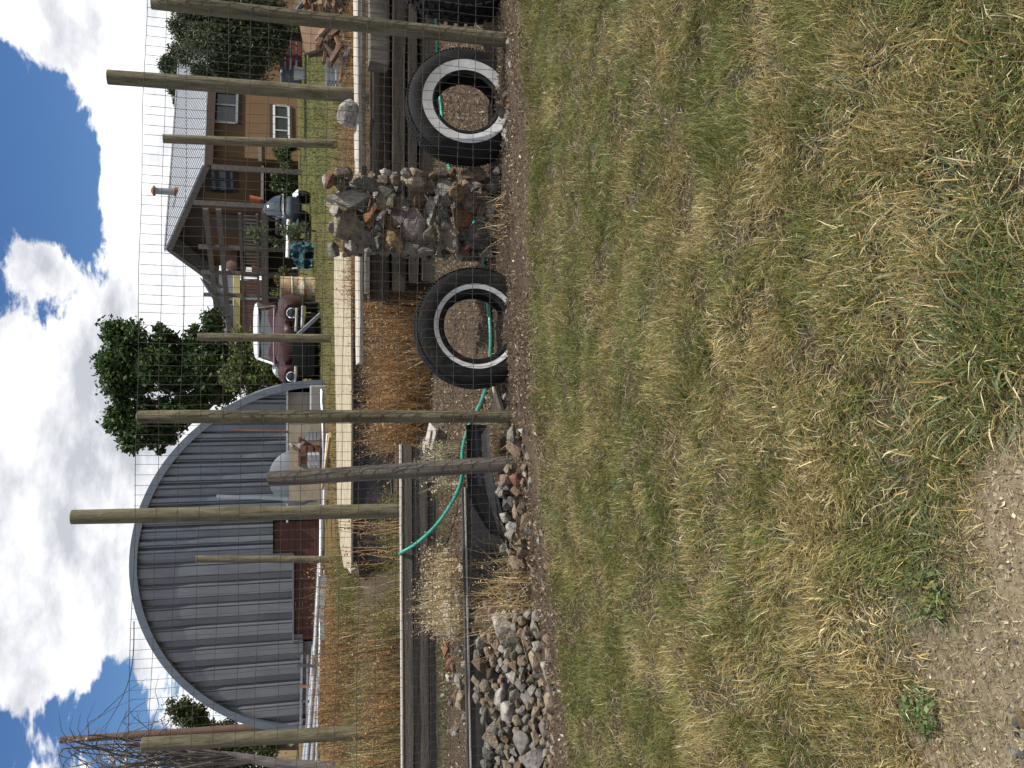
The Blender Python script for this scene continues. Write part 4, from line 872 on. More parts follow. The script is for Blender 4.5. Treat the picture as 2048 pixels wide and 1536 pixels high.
F1 = roofp(LB + .3, -OV) + Vector((0, 0, zev - C0.z - .3)); F2 = roofp(LB + .3, LA + .5) + Vector((0, 0, zev - C0.z - .3))
rf = MB().prism([E1, E2, R2, R1], (0, 0, .05)).build('roof', ROOFM, house)
MB().prism([R1, R2, F2, F1], (0, 0, .05)).build('roof', ROOFM, house)
n_r = 60; mb = None
for i in range(n_r):                            # standing ribs of the metal roof
    f = i / (n_r - 1); a, b = E1.lerp(E2, f) + Vector((0, 0, .06)), R1.lerp(R2, f) + Vector((0, 0, .06))
    MB().bar(a, b, .03, .04).build('roof_rib', ROOFM, rf)
MB().bar(R1 + Vector((0, 0, .07)), R2 + Vector((0, 0, .07)), .25, .04).build('ridge_cap', ROOFM, rf)
MB().bar(E1 - Vector((0, 0, .14)), E2 - Vector((0, 0, .14)), .04, .27).build('fascia_eave_shade', DKT, house); MB().bar(E1 + nB * .01 - Vector((0, 0, .10)), R1 + nB * .01 - Vector((0, 0, .10)), .04, .19).build('bargeboard', OLDW, house); MB().bar(R1 + nB * .012 - Vector((0, 0, .10)), F1 + nB * .012 - Vector((0, 0, .10)), .04, .19).build('bargeboard', OLDW, house)  # fascia kept deep and dark to double as the shade under the eave
ch = px(352, 384, 36.0); c2 = px(310, 384, 36.0)
ck = MB().tube([ch - Vector((0, 0, .6)), Vector((ch.x, ch.y, c2.z))], .13, 12).build('chimney', mat('chimney_metal', (.22, .215, .21), .5, .5), rf, True)
MB().lathe([(.14, 0), (.20, .03), (.20, .07), (.06, .16)], Vector((ch.x, ch.y, c2.z - .02)), n=14).build('chimney_cap', RUST, ck, True); MB().lathe([(.17, -.2), (.18, .1), (.13, .12)], ch - Vector((0, 0, .05)), n=14).build('flashing', RUST, ck, True)
def window(P, x0_, y0_, x1_, y1_, nn_, mull, frame=WINF, sill=True, par=None):
    a, b, c, d = P(x1_, y0_), P(x1_, y1_), P(x0_, y1_), P(x0_, y0_)     # bottom-right, bottom-left, top-left, top-right
    a, b, c, d = [q.copy() for q in (a, b, c, d)]; zb_, zt_ = (a.z + b.z) / 2, (c.z + d.z) / 2
    R0, L0 = Vector((a.x, a.y, 0)), Vector((b.x, b.y, 0)); up_ = Vector((0, 0, 1)); off = nn_ * .03
    fr = MB()
    for (u, w) in (((R0 + up_ * zb_), (L0 + up_ * zb_)), ((R0 + up_ * zt_), (L0 + up_ * zt_))): fr.bar(u + off, w + off, .07, .08)
    for q in (R0, L0): fr.bar(q + up_ * (zb_ + .04) + off, q + up_ * (zt_ - .04) + off, .07, .08)
    f = fr.build('window', frame, house)
    cuts = [0] + list(mull) + [1]
    for k in range(len(cuts) - 1):
        u, w = R0.lerp(L0, cuts[k]), R0.lerp(L0, cuts[k + 1]); e = (w - u).normalized() * .035
        MB().prism([u + e + up_ * (zb_ + .04) + nn_ * .012, w - e + up_ * (zb_ + .04) + nn_ * .012, w - e + up_ * (zt_ - .04) + nn_ * .012, u + e + up_ * (zt_ - .04) + nn_ * .012], -nn_ * .01).build('pane', WING, f)
        if k: MB().bar(u + up_ * (zb_ + .04) + off, u + up_ * (zt_ - .04) + off, .05, .06).build('mullion', frame, f)
    if sill: MB().bar(R0 - dA * 0 + up_ * (zt_ + .10) + nn_ * .03, L0 + up_ * (zt_ + .10) + nn_ * .03, .06, .12).build('lintel', DKT, f); MB().bar(R0 + up_ * (zb_ - .09) + nn_ * .03, L0 + up_ * (zb_ - .09) + nn_ * .03, .06, .09).build('sill', DKT, f)
    return f
window(PA, 420, 188, 474, 248, nA, (.42,)); window(PA, 548, 214, 577, 285, nA, (.33, .70)); window(PB_, 421, 340, 468, 384, nB, (.45,), DKT)
# door on the porch wall
a, b = PB_(515, 430), PB_(425, 460); mb = MB(); q0, q1 = Vector((a.x, a.y, 0)), Vector((b.x, b.y, 0))
dr_ = MB().prism([q0 + Vector((0, 0, a.z)) + nB * .05, q1 + Vector((0, 0, a.z)) + nB * .05, q1 + Vector((0, 0, b.z)) + nB * .05, q0 + Vector((0, 0, b.z)) + nB * .05], -nB * .04).build('door', mat('door_dark', (.07, .055, .05), .6), house)
MB().lathe([(.03, 0), (.035, .03), (.01, .05)], q0.lerp(q1, .85) + Vector((0, 0, (a.z * .6 + b.z * .4))) + nB * .055, n=10).build('handle', CHR, dr_)
# deck
DK = 2.6; zd = PB_(521, 400, DK).z
deck = MB().prism([C0 + nB * .02 + dB * .2 + Vector((0, 0, zd - C0.z)), C0 + nB * DK + dB * -.3 + Vector((0, 0, zd - C0.z)), C0 + nB * DK + dB * 8.6 + Vector((0, 0, zd - C0.z)), C0 + nB * .02 + dB * 8.6 + Vector((0, 0, zd - C0.z))], (0, 0, -.09)).build('deck', OLDW, house)
p0, p1 = C0 + nB * (DK + .04) + dB * -.35, C0 + nB * (DK + .04) + dB * 8.65
MB().bar(p0 + Vector((0, 0, zd - C0.z - .13)), p1 + Vector((0, 0, zd - C0.z - .13)), .06, .24).build('deck_beam', OLDW, deck)
zbm = PB_(411, 420, DK).z
for dz, nm in ((0, 'porch_beam'), (-.42, 'porch_beam')): MB().bar(p0 + dB * .2 + nB * -.06 + Vector((0, 0, zbm - C0.z + dz)), p1 + nB * -.06 + Vector((0, 0, zbm - C0.z + dz - .1)), .10, .18).build(nm, OLDW, deck)
for y_ in (340, 412, 498, 548, 592):
    q = PB_(523, y_, DK); tz = zbm + (.35 if y_ > 400 else -.3)
    MB().bar(Vector((q.x, q.y, YARD - .1)), Vector((q.x, q.y, tz)), .15, .15).build('deck_post', OLDW, deck)
zr = PB_(479, 420, DK).z
MB().bar(p0 + dB * .3 + Vector((0, 0, zr - C0.z)), p1 + Vector((0, 0, zr - C0.z)), .06, .10).build('rail', OLDW, deck)
MB().bar(p0 + dB * .3 + Vector((0, 0, zd - C0.z + .12)), p1 + Vector((0, 0, zd - C0.z + .12)), .05, .08).build('rail', OLDW, deck)
for i in range(44):
    q = p0 + dB * (.4 + i * .19); MB().bar(q + Vector((0, 0, zd - C0.z + .1)), q + Vector((0, 0, zr - C0.z)), .04, .04).build('baluster', OLDW, deck)
MB().prism([C0 + nB * .3 + dB * .3, C0 + nB * .3 + dB * 8.4, C0 + nB * .3 + dB * 8.4 + Vector((0, 0, zd - C0.z - .1)), C0 + nB * .3 + dB * .3 + Vector((0, 0, zd - C0.z - .1))], -nB * .05).build('underdeck_shade', BLK if 0 else mat('shade_brown', (.05, .035, .028), .9), house)  # dark brown sheet standing in for the shade under the deck
MB().bar(PA(520, 323, .03), PA(520, 278, .03), .05, .12).build('rail', OLDW, house)
# things on and below the deck
gr = thing('barbecue', PB_(515, 527, 1.6), 'dark covered kettle barbecue standing on the wooden deck', 'barbecue'); gq = PB_(515, 527, 1.6); gq.z = zd
MB().lathe([(.05, .55), (.42, .62), (.5, .85), (.48, .9)], gq, n=20).build('bowl', BLK, gr, True); MB().lathe([(.5, .9), (.46, 1.12), (.3, 1.28), (.04, 1.34)], gq, n=20).build('lid', mat('lid_brown', (.11, .06, .05), .5), gr, True)
for k in range(3): t_ = k * 2.1; MB().bar(gq + Vector((.3 * math.cos(t_), .3 * math.sin(t_), 0)), gq + Vector((.15 * math.cos(t_), .15 * math.sin(t_), .62)), .03, .03).build('leg', mat('dark_metal', (.05, .05, .055), .6, .5), gr)
for i, (x_, y_, col_, lab) in enumerate(((508, 402, (.42, .12, .05), 'terracotta flower pot on the deck beside the middle post'), (505, 540, (.30, .10, .06), 'terracotta flower pot on the deck beside the barbecue'))):
    q = PB_(x_, y_, 2.2); q.z = zd; t = thing('flower_pot', q, lab, 'flower pot'); MB().lathe([(.02, 0), (.13, 0), (.19, .32), (.2, .36), (.16, .36), (.15, .3)], q, n=14).build('pot', mat('terracotta%d' % i, col_, .8), t, True); MB().lathe([(.15, .31), (.01, .32)], q, n=14).build('soil', BLK, t)
# ------------------------------------------------------------------ grey and red-brown outbuilding behind
GY = 46.0
ob = thing('grey_shed', px(560, 610, GY), 'grey gabled building with yellow band and red-brown lower wall', 'building')
def face(pts_, Y, d, m_, name, par): return MB().prism([px(x, y, Y) for x, y in pts_], (0, d, 0)).build(name, m_, par)
face([(640, 560), (640, 700), (480, 700), (480, 560)], GY, .3, mat('red_brown', (.20, .085, .055), .85, col2=(.15, .065, .045), ns=2), 'lower_wall', ob)
face([(480, 545), (480, 702), (467, 702), (467, 545)], GY - .15, .5, mat('yellow_trim', (.50, .44, .19), .8), 'trim_band', ob)
face([(466, 545), (466, 668), (448, 640), (426, 597), (405, 560), (404, 545)], GY, .3, mat('grey_siding', (.22, .23, .26), .85, col2=(.18, .19, .21), ns=2, stretch=(1, 1, 8)), 'gable_wall', ob)
MB().prism([px(402, 555, GY - .4), px(399, 555, GY - .4), px(446, 634, GY - .4), px(469, 672, GY - .4), px(473, 670, GY - .4)], (0, 6, 0)).build('roof', mat('dull_roof', (.16, .17, .20), .7), ob)
wnd = MB().prism([px(452, 598, GY - .03), px(452, 610, GY - .03), px(466, 610, GY - .03), px(466, 598, GY - .03)], (0, .08, 0)).build('window', WINF, ob)
MB().prism([px(454, 600, GY - .06), px(454, 608, GY - .06), px(464, 608, GY - .06), px(464, 600, GY - .06)], (0, .02, 0)).build('pane', WING, wnd)
face([(560, 590), (560, 600), (480, 600), (480, 590)], GY - .1, .3, mat('blue_grey_stone', (.28, .30, .32), .9), 'corner_pier', ob)
sh_ = thing('white_shed', px(560, 650, 60), 'small pale gabled shed far behind the grey building', 'shed')
face([(560, 610), (560, 690), (445, 690), (428, 650), (445, 612)], 60, 3, mat('pale_siding', (.5, .51, .52), .8), 'wall', sh_); MB().prism([px(447, 606, 59.7), px(426, 650, 59.7), px(447, 694, 59.7), px(443, 696, 59.7), px(421, 650, 59.7), px(443, 604, 59.7)], (0, 3.6, 0)).build('roof', ROOFM, sh_)
# ------------------------------------------------------------------ yard things
# rusty drum
DM = mat('drum_cream', (.50, .46, .34), .7, col2=(.40, .34, .24), ns=3, amt=.8, stain=((.25, .10, .035), 2.6, .50, (1.5, 1.5, 3.0)))
q = px(632, 580, 21.0); q.z = float(gh(q.x, q.y)) - .02; dr = thing('oil_drum', q, 'rust-streaked cream oil drum standing in the yard', 'drum'); H_ = .80; R0_ = .29
MB().lathe([(.01, 0), (R0_, 0), (R0_ + .008, .02), (R0_, .05), (R0_, .26), (R0_ + .014, .275), (R0_, .29), (R0_, .52), (R0_ + .014, .535), (R0_, .55), (R0_, H_ - .03), (R0_ + .010, H_), (R0_ - .015, H_), (R0_ - .02, H_ - .025), (.01, H_ - .025)], q, n=32).build('shell', DM, dr, True, auto=50)
MB().lathe([(R0_ + .004, .57), (R0_ + .004, H_ - .035)], q, n=32).build('rust_band', mat('rust_band', (.28, .115, .04), .85, col2=(.45, .36, .22), ns=7, amt=1.0), dr, True)
MB().lathe([(.04, 0), (.04, .025), (.01, .03)], q + Vector((.15, -.05, H_ - .03)), n=10).build('bung', RUST, dr)
# small ride-on machine with curved screen
TEAL = mat('teal_paint', (.010, .030, .034), .4, col2=(.016, .042, .046), ns=4, spec=.6)
q = px(632, 425, 23.0); q.z = float(gh(q.x, q.y)); mw = thing('ride_on_machine', q, 'dark teal ride-on machine with domed clear screen and black tyres', 'ride-on machine')
mp_ = lambda x, y, z: q + rot(0, 0, 22) @ Vector((x, y, z))
def msec(y, hw, z0, z1, p=3.4, n=18): return [mp_(hw * math.copysign(abs(math.cos(6.2832 * k / n)) ** (2 / p), math.cos(6.2832 * k / n)), y, (z0 + z1) / 2 + (z1 - z0) / 2 * math.copysign(abs(math.sin(6.2832 * k / n)) ** (2 / p), math.sin(6.2832 * k / n))) for k in range(n)]
MB().loft([msec(-.28, .24, .30, .52), msec(-.2, .31, .22, .66), msec(.3, .33, .2, .70), msec(1.0, .33, .22, .62), msec(1.25, .26, .3, .5)]).build('body', TEAL, mw, True, auto=45)
for i in range(5): MB().bar(mp_(-.26, -.30, .30 + i * .05), mp_(.26, -.30, .30 + i * .05), .02, .014).build('vent_slat', BLK, mw)
MB().bar(mp_(-.33, -.22, .69), mp_(.33, -.22, .69), .06, .05).build('white_stripe', WHC, mw)
MB().loft([[mp_(w * c_, -.20 + dy, .70 + h_) for c_, h_ in zip(np.cos(np.linspace(0, np.pi, 13)), hh * np.sin(np.linspace(0, np.pi, 13)))] + [mp_(.96 * w * c_, -.18 + dy, .70 + h_) for c_, h_ in zip(np.cos(np.linspace(np.pi, 0, 13)), .96 * hh * np.sin(np.linspace(0, np.pi, 13)))] for w, hh, dy in ((.31, .06, -.07), (.31, .34, -.02), (.29, .43, .08), (.24, .46, .2))]).build('screen', mat('screen_blue', (.03, .045, .055), .15, spec=.9), mw, True)
MB().tube([mp_(.29 * math.cos(t_), .05, .70 + .46 * math.sin(t_)) for t_ in np.linspace(0, math.pi, 14)], .025, 6).build('screen_hoop', BLK, mw, True)
MB().box(mp_(0, .65, .78), (.42, .5, .16), rot(0, 0, 22)).build('seat', BLK, mw, bevel=.05)
for sx_ in (-1, 1):
    for yy, r_w in ((.0, .20), (.95, .26)):
        w_ = MB().lathe([(r_w * .97, -.08), (r_w, -.05), (r_w, .05), (r_w * .97, .08), (r_w * .45, .08), (r_w * .4, 0), (r_w * .45, -.08)], mp_(sx_ * .43, yy, r_w - .02), n=22, R=rot(0, 0, 22) @ rot(0, 90, 0), loop=True).build('wheel', RUB, mw, True)
        MB().lathe([(r_w * .44, .03), (r_w * .3, .06), (.01, .07)], mp_(sx_ * .43, yy, r_w - .02), n=14, R=rot(0, 0, 22) @ rot(0, 90 * sx_, 0)).build('hub', GREYP, w_, True)
    MB().loft([[mp_(sx_ * .43 + dx, yy, zz) for dx, zz in ((-.09, z_), (.09, z_), (.09, z_ + .02), (-.09, z_ + .02))] for yy, z_ in ((-.22, .30), (0, .42), (.22, .32))]).build('mudguard', WHC if sx_ > 0 else TEAL, mw)
# white tube, tarp, and others
o = MB().tube([px(577, 440, 22.5), px(575, 515, 22.2)], .045, 10).build('white_tube', mat('white_pvc', (.7, .7, .68), .4), None, True); tag(o, 'thick white tube lying level across the yard beside the teal machine', 'tube')
tp = thing('tarp_bundle', px(636, 512, 21.5), 'teal tarpaulin thrown over a propped frame in the yard', 'tarp'); r_ = random.Random(8)
TARP = mat('tarp', (.012, .055, .068), .5, col2=(.022, .085, .10), ns=4, bump=.4, bs=5)
def tarp_pts(pts_): return [px(x, y, 21.5 + d_) for x, y, d_ in pts_]
g_ = [[(580, 488, .3), (600, 484, 0), (618, 483, -.1), (634, 487, -.2)], [(582, 500, .2), (602, 496, -.2), (620, 494, -.3), (632, 496, -.35)], [(585, 514, .1), (603, 510, .1), (620, 508, .15), (634, 507, -.1)], [(590, 528, .15), (605, 524, -.2), (622, 522, -.25), (634, 520, -.3)], [(600, 540, .3), (612, 538, 0), (626, 536, -.05), (635, 532, -.1)]]
ga = np.array(g_, float); ui, vi = np.linspace(0, 4, 19), np.linspace(0, 3, 16); gg = np.zeros((19, 16, 3))
for k in range(3):
    t1 = np.array([[np.interp(v_, range(4), ga[r0, :, k]) for v_ in vi] for r0 in range(5)]); gg[:, :, k] = np.array([[np.interp(u_, range(5), t1[:, c1]) for c1 in range(16)] for u_ in ui])
gi, gj = np.meshgrid(np.arange(19.), np.arange(16.), indexing='ij'); gg[:, :, 2] += (vnoise(gi, gj, .33, 201, 3) - .5) * .7; gg[:, :, 0] += (vnoise(gi, gj, .25, 202, 2) - .5) * 9; gg[:, :, 1] += (vnoise(gi, gj, .25, 203, 2) - .5) * 9
rings = [tarp_pts(r0) + [p_ + Vector((0, .02, 0)) for p_ in tarp_pts(r0)[::-1]] for r0 in gg.tolist()]
MB().loft(rings).build('sheet', TARP, tp, True, auto=30)
for y_ in (490, 512, 534): MB().tube([px(636, y_, 21.9), px(584, y_ + 3, 21.9)], .02, 6).build('pole', mat('white_pvc', (.7, .7, .68), .4), tp)
o = MB().tube([px(644, 660, 13.8), px(570, 668, 13.9)], .02, 6)
# woodpile at the right
wp = thing('scrap_wood_pile', px(690, 60, 10.5), 'jumbled heap of orange-brown scrap boards behind the railway ties', 'wood pile'); r_ = random.Random(12)
BRW = [mat('scrap%d' % i, c_3, .88, col2=tuple(v * .65 for v in c_3), ns=5, stretch=(1, 6, 6), bump=.3) for i, c_3 in enumerate(((.18, .105, .065), (.13, .075, .047), (.23, .145, .092), (.09, .06, .042), (.13, .135, .145)))]
for i in range(46):
    x, y = r_.uniform(612, 700), r_.uniform(-30, 118)
    if y > 60 and x < 640: continue
    Y = 10.8 - (x - 610) / 90 * 1.1; c_4 = px(x, y, Y); c_4.z = max(c_4.z, .48); a_ = Vector((r_.uniform(-1, 1), r_.uniform(-1, 1), r_.uniform(-.5, .5))).normalized() * r_.uniform(.12, .36)
    wob_beam(c_4 - a_, c_4 + a_, r_.uniform(.05, .14), r_.uniform(.02, .05), 300 + i, r_.choice(BRW), 'board', wp, 3, .004)
for i, (x, y, w_, h_, m_) in enumerate(((625, 62, .5, .26, 2), (640, 85, .34, .20, 0), (668, 95, .3, .12, 1))):
    c_4 = px(x, y, 10.3 + .2 * i); MB().box(c_4, (w_, .05, h_), rot(-25 + 8 * i, 14 * i - 10, 12)).build('panel', BRW[m_], wp)
o = crate(652, 118, 678, 168, 10.6, .25, mat('block_grey', (.22, .235, .26), .8), 'grey_crate', 'blue-grey ribbed crate at the end of the scrap wood pile', 'crate', 4, 4)
q = px(602, 147, 27); q.z = YARD; bk = thing('white_tub', q, 'white plastic tub standing on the lawn before the orange wall', 'tub'); MB().lathe([(.01, 0), (.16, 0), (.20, .30), (.215, .31), (.19, .31), (.15, .03), (.01, .03)], q, n=20).build('bucket', mat('white_pvc', (.7, .7, .68), .4), bk, True); MB().tube([q + Vector((.2 * math.cos(t_), 0, .3 + .1 * math.sin(t_))) for t_ in np.linspace(0, math.pi, 9)], .008, 5).build('handle', mat('dark_metal', (.05, .05, .055), .6, .5), bk)
crate(560, 78, 607, 121, 29, .9, mat('dark_red', (.09, .022, .025), .8), 'red_planter', 'dark red slatted planter box under the juniper', 'planter', 20, 4)
q = px(583, 136, 30); tkk = thing('grey_chest', Vector((q.x, 30, YARD)), 'long blue-grey lidded chest against the orange wall', 'chest'); w_ = pxs(60, 30); zt_ = px(561, 136, 30).z
MB().box((q.x, 30, (YARD + zt_ - .1) / 2), (w_, .6, zt_ - .1 - YARD), rot(0, 0, 25)).build('body', mat('chest_blue', (.10, .12, .145), .6, col2=(.08, .1, .12), ns=3), tkk, bevel=.03); MB().box((q.x, 30, zt_ - .04), (w_ + .06, .66, .10), rot(0, 0, 25)).build('lid', mat('chest_lid', (.15, .17, .2), .6), tkk, bevel=.03)
# utility pole and line at the far left
a, b = px(470, 1462, 30), px(120, 1480, 30); a.z = YARD
up_ = thing('utility_pole', a, 'brown leaning utility pole behind the bare willow', 'utility pole'); MB().tube([a, a.lerp(b, .5), b], [.14, .12, .10], 10).build('pole', RUST if 0 else mat('pole_brown', (.14, .085, .06), .85, col2=(.09, .06, .045), ns=5, stretch=(3, 3, .4)), up_, True)
for k in range(3): MB().tube([b - Vector((0, 0, .3 + .25 * k)), b - Vector((-.05, .25, .28 + .25 * k))], .03, 6).build('insulator', GREYP, up_)
d_ = px(268, 1243, 20); b2 = b - Vector((0, 0, .9)); e_ = px(214, 1448, 29.6)
o = MB().tube([e_.lerp(d_, t_) - Vector((0, 0, .25 * math.sin(math.pi * t_))) for t_ in np.linspace(0, 1, 14)], .012, 4).build('power_line', mat('dark_metal', (.05, .05, .055), .6, .5), None); tag(o, 'sagging service wire from the utility pole to the hut', 'cable')
a, b = px(360, 520, 40), px(352, 760, 52)
o = MB().tube([px(372 + 10 * math.sin(3.14 * t_) * 0 - 8 * t_, 470 + 330 * t_, 38 + 10 * t_) for t_ in np.linspace(0, 1, 10)], .012, 4).build('power_line', mat('dark_metal', (.05, .05, .055), .6, .5), None); tag(o, 'overhead service wire running from the tan house past the leafy tree', 'cable')

# ================================================================== trees and plants
LEAF = mat('leaf_mat', (1, 1, 1), .6, attr=True, trans=.30, spec=.3)
BARK = mat('bark', (.10, .075, .055), .9, col2=(.06, .045, .035), ns=6, stretch=(3, 3, .6), bump=.6)
def tree(name, base, clumps, Y, lab, catg, pal, w, per=420, lsz=.10, trunk=.16, asp=.5, spread=.9, up=0.0, limbs=True, group=None):
    t = thing(name, base, lab, catg, group); Ps = []; Cs = []; top_ = Vector((base[0], base[1], base[2]))
    cen = [(px(x, y, Y + dy), pxs(r, Y, x)) for x, y, r, dy in clumps]
    mz = sum(c.z for c, _ in cen) / len(cen); fork = Vector((base[0], base[1], base[2] + (mz - base[2]) * .45))
    if limbs:
        tr = MB().tube([Vector(base) - Vector((0, 0, .1)), Vector(base).lerp(fork, .5) + Vector((.05, 0, 0)), fork], [trunk, trunk * .85, trunk * .7], 9).build('trunk', BARK, t, True)
        for c, r in cen:
            m_ = fork.lerp(c, .55) + Vector((random.uniform(-.2, .2), 0, -.15 * (c - fork).length * .3)); MB().tube([fork, m_, c], [trunk * .42, trunk * .22, trunk * .07], 5).build('branch', BARK, tr, True)
    for c, r in cen:
        r = r * 1.15; n = int(4.6 * per * (r / .55) ** 2); sub = max(5, int(9 * r / .5)); sc = rng.normal(0, 1, (sub, 3)); sc /= np.linalg.norm(sc, axis=1)[:, None]; sc = sc * (r * spread * rng.uniform(.35, 1.0, sub) ** .5)[:, None] * np.array([1, .9, 1])
        k = rng.integers(0, sub, n); P = np.array(c) + sc[k] + rng.normal(0, r * .30, (n, 3)); Ps.append(P); sh = rng.uniform(.8, 1.2, sub)[k][:, None]; Cs.append(mixcol(n, pal, w) * sh)
    P = np.concatenate(Ps); leaf_cloud('crown', P, np.full(len(P), lsz), np.concatenate(Cs), LEAF, t, None, asp, up); return t
zc = lambda zx, zy, r, dy=0: (200 + zx / 3.938, 600 + zy / 3.938, r / 3.938, dy)
TR = [zc(170, 330, 120), zc(110, 470, 100, .5), zc(90, 620, 110), zc(330, 390, 120, -.4), zc(250, 560, 130, .4), zc(480, 270, 55), zc(540, 330, 60, .3), zc(560, 450, 110), zc(430, 520, 110, -.5), zc(600, 600, 110), zc(760, 400, 110, .4), zc(880, 420, 120), zc(830, 560, 130, -.4), zc(860, 190, 85), zc(760, 240, 45), zc(930, 270, 70, .4), zc(960, 500, 110), zc(760, 760, 85),
      zc(180, 750, 60), zc(330, 660, 80, .3), zc(170, 920, 95), zc(300, 1000, 120), zc(280, 1110, 80), zc(450, 990, 105, .4), zc(570, 890, 100), zc(420, 860, 90), zc(680, 860, 85), zc(480, 1190, 26), zc(540, 1060, 60), zc(930, 700, 100, .4), zc(1000, 620, 100)]
tree('leafy_tree', (px(520, 745, 29.5).x, 29.5, YARD), TR, 29.5, 'tall dark green leafy tree behind the quonset hut', 'tree', [(.028, .055, .016), (.045, .080, .022), (.07, .11, .03), (.06, .06, .025)], (4, 4, 1.6, .6), 620, .15, .20, .55)
tree('green_shrub', (px(560, 735, 24.5).x, 24.5, YARD), [(480, 700, 26, 0), (490, 735, 28, .3), (520, 690, 26, 0), (505, 765, 26, .2), (540, 730, 26, -.2), (470, 755, 22, 0), (560, 765, 22, 0), (475, 725, 16, 0), (560, 690, 20, 0), (530, 790, 24, 0)], 24.5, 'yellow-green shrub between the old car and the leafy tree', 'shrub', [(.085, .115, .03), (.12, .14, .04), (.055, .08, .022), (.14, .10, .045)], (4, 3, 3, .7), 560, .10, .06)
tree('leafy_tree', (px(520, 1500, 33).x, 33, YARD), [(350, 1412, 14, 0), (368, 1425, 20, 0), (385, 1440, 22, 0), (400, 1448, 20, .3), (430, 1490, 34, 0), (470, 1510, 36, .4), (420, 1540, 34, 0), (510, 1500, 34, 0), (450, 1465, 20, 0), (390, 1560, 34, 0), (480, 1570, 40, 0)], 33, 'olive green tree peering out at the left edge of the hut', 'tree', [(.05, .07, .02), (.08, .10, .03), (.03, .05, .015)], (4, 3, 3), 420, .13, .15)
JP = [(380, 60, 30, 0), (375, 95, 26, .3), (420, 50, 40, 0), (430, 100, 40, -.3), (470, 60, 44, .3), (480, 110, 40, 0), (520, 50, 34, 0), (525, 100, 36, -.2), (445, 145, 22, 0), (400, 135, 18, 0), (360, 45, 18, 0), (500, 140, 26, .2), (550, 80, 20, 0), (540, 25, 30, 0), (455, 15, 40, 0), (400, 10, 34, 0), (565, 40, 22, 0), (590, 60, 18, -.4)]
tree('juniper', (px(580, 75, 26).x, 26, YARD), JP, 26, 'big grey-green juniper growing against the tan house', 'juniper', [(.050, .068, .030), (.08, .10, .050), (.12, .14, .08), (.025, .036, .016)], (4, 3, 1.3, 3), 620, .12, .14, .28, 1.0, .5)
tree('conifer', (px(500, 130, 46).x, 46, YARD), [(345, 130, 18, 0), (355, 115, 18, 0), (362, 150, 18, 0), (352, 180, 14, 0), (338, 160, 8, 0), (350, 205, 6, 0), (362, 185, 12, 0)], 46, 'dark conifer tops showing above the metal roof', 'conifer', [(.025, .045, .02), (.045, .065, .03)], (3, 2), 500, .20, .2, .3)
tree('sapling', (px(640, 465, 20).x, 20, YARD), [(505, 462, 9, 0), (515, 470, 10, 0), (530, 455, 8, 0), (553, 487, 10, 0), (572, 462, 12, 0), (590, 466, 13, .1), (605, 458, 11, 0), (540, 475, 8, 0), (612, 475, 8, 0)], 20, 'thin young sapling with sparse grey-green leaves in front of the deck', 'sapling', [(.09, .12, .055), (.13, .16, .08), (.06, .08, .035)], (3, 2, 2), 520, .085, .022, .3, .9)
tree('garden_bush', (px(585, 300, 31).x, 31, YARD), [(567, 300, 16, 0), (575, 318, 12, 0), (580, 295, 10, 0)], 31, 'dark green bush at the corner of the tan house', 'bush', [(.04, .06, .018), (.07, .09, .03)], (3, 2), 600, .10, .03, .5, .9)
tree('garden_bush', (px(590, 345, 30).x, 30, YARD), [(562, 345, 14, 0), (566, 365, 16, 0), (572, 380, 14, 0)], 30, 'pale green bush below the deck edge', 'bush', [(.06, .10, .03), (.09, .13, .045)], (3, 2), 600, .10, .03, .5, .9)
tree('flower_bed', (px(590, 550, 25).x, 25, YARD), [(565, 545, 10, 0), (560, 560, 9, 0), (575, 605, 10, 0), (560, 620, 12, 0), (545, 630, 12, 0), (552, 590, 9, 0), (575, 570, 8, 0)], 25, 'leafy border plants with orange flowers below the deck', 'plants', [(.05, .075, .02), (.09, .11, .035), (.35, .12, .02)], (5, 3, .8), 600, .08, .02, .5, .9)
# bare willow at the left edge
bw = thing('bare_willow', (px(600, 1545, 12.2).x, 12.2, .45), 'bare leafless willow with drooping grey twigs at the edge of the weeds', 'bare tree'); r_ = random.Random(31)
TWG = mat('twig', (.135, .118, .105), .85, col2=(.08, .068, .06), ns=6); b_ = Vector(bw.location)
st = px(470, 1512, 12.2); trk = MB().tube([b_, px(560, 1528, 12.2), st, px(330, 1500, 12.2)], [.085, .07, .05, .03], 8).build('trunk', mat('grey_bark', (.22, .20, .185), .9, col2=(.12, .105, .095), ns=7, stretch=(3, 3, .7), bump=.6), bw, True)
heads = [px(x, y, 12.2) for x, y in ((480, 1512), (430, 1508), (380, 1504), (330, 1500), (520, 1522))]
for i in range(46):
    s_ = r_.choice(heads); tx, ty = r_.uniform(110, 330), r_.uniform(1470, 1600); e_ = px(tx, ty, 12.2 + r_.uniform(-.8, .8)); m_ = s_.lerp(e_, .55) + Vector((r_.uniform(-.15, .15), 0, .15))
    e2 = e_ + Vector((r_.uniform(-.5, .5), r_.uniform(-.3, .3), -r_.uniform(.1, .7))); pts = spline([s_, m_, e_, e2], 4); br = MB().tube(pts, [.010 * (1 - k / len(pts)) + .0025 for k in range(len(pts))], 4)
    for j in range(5):
        q = pts[r_.randrange(5, len(pts))]; d2 = Vector((r_.uniform(-.4, .4), r_.uniform(-.2, .2), r_.uniform(-.5, .2))); br.tube([q, q + d2 * .5 + Vector((0, 0, .05)), q + d2], [.006, .004, .002], 3)
    br.build('branch', TWG, trk)
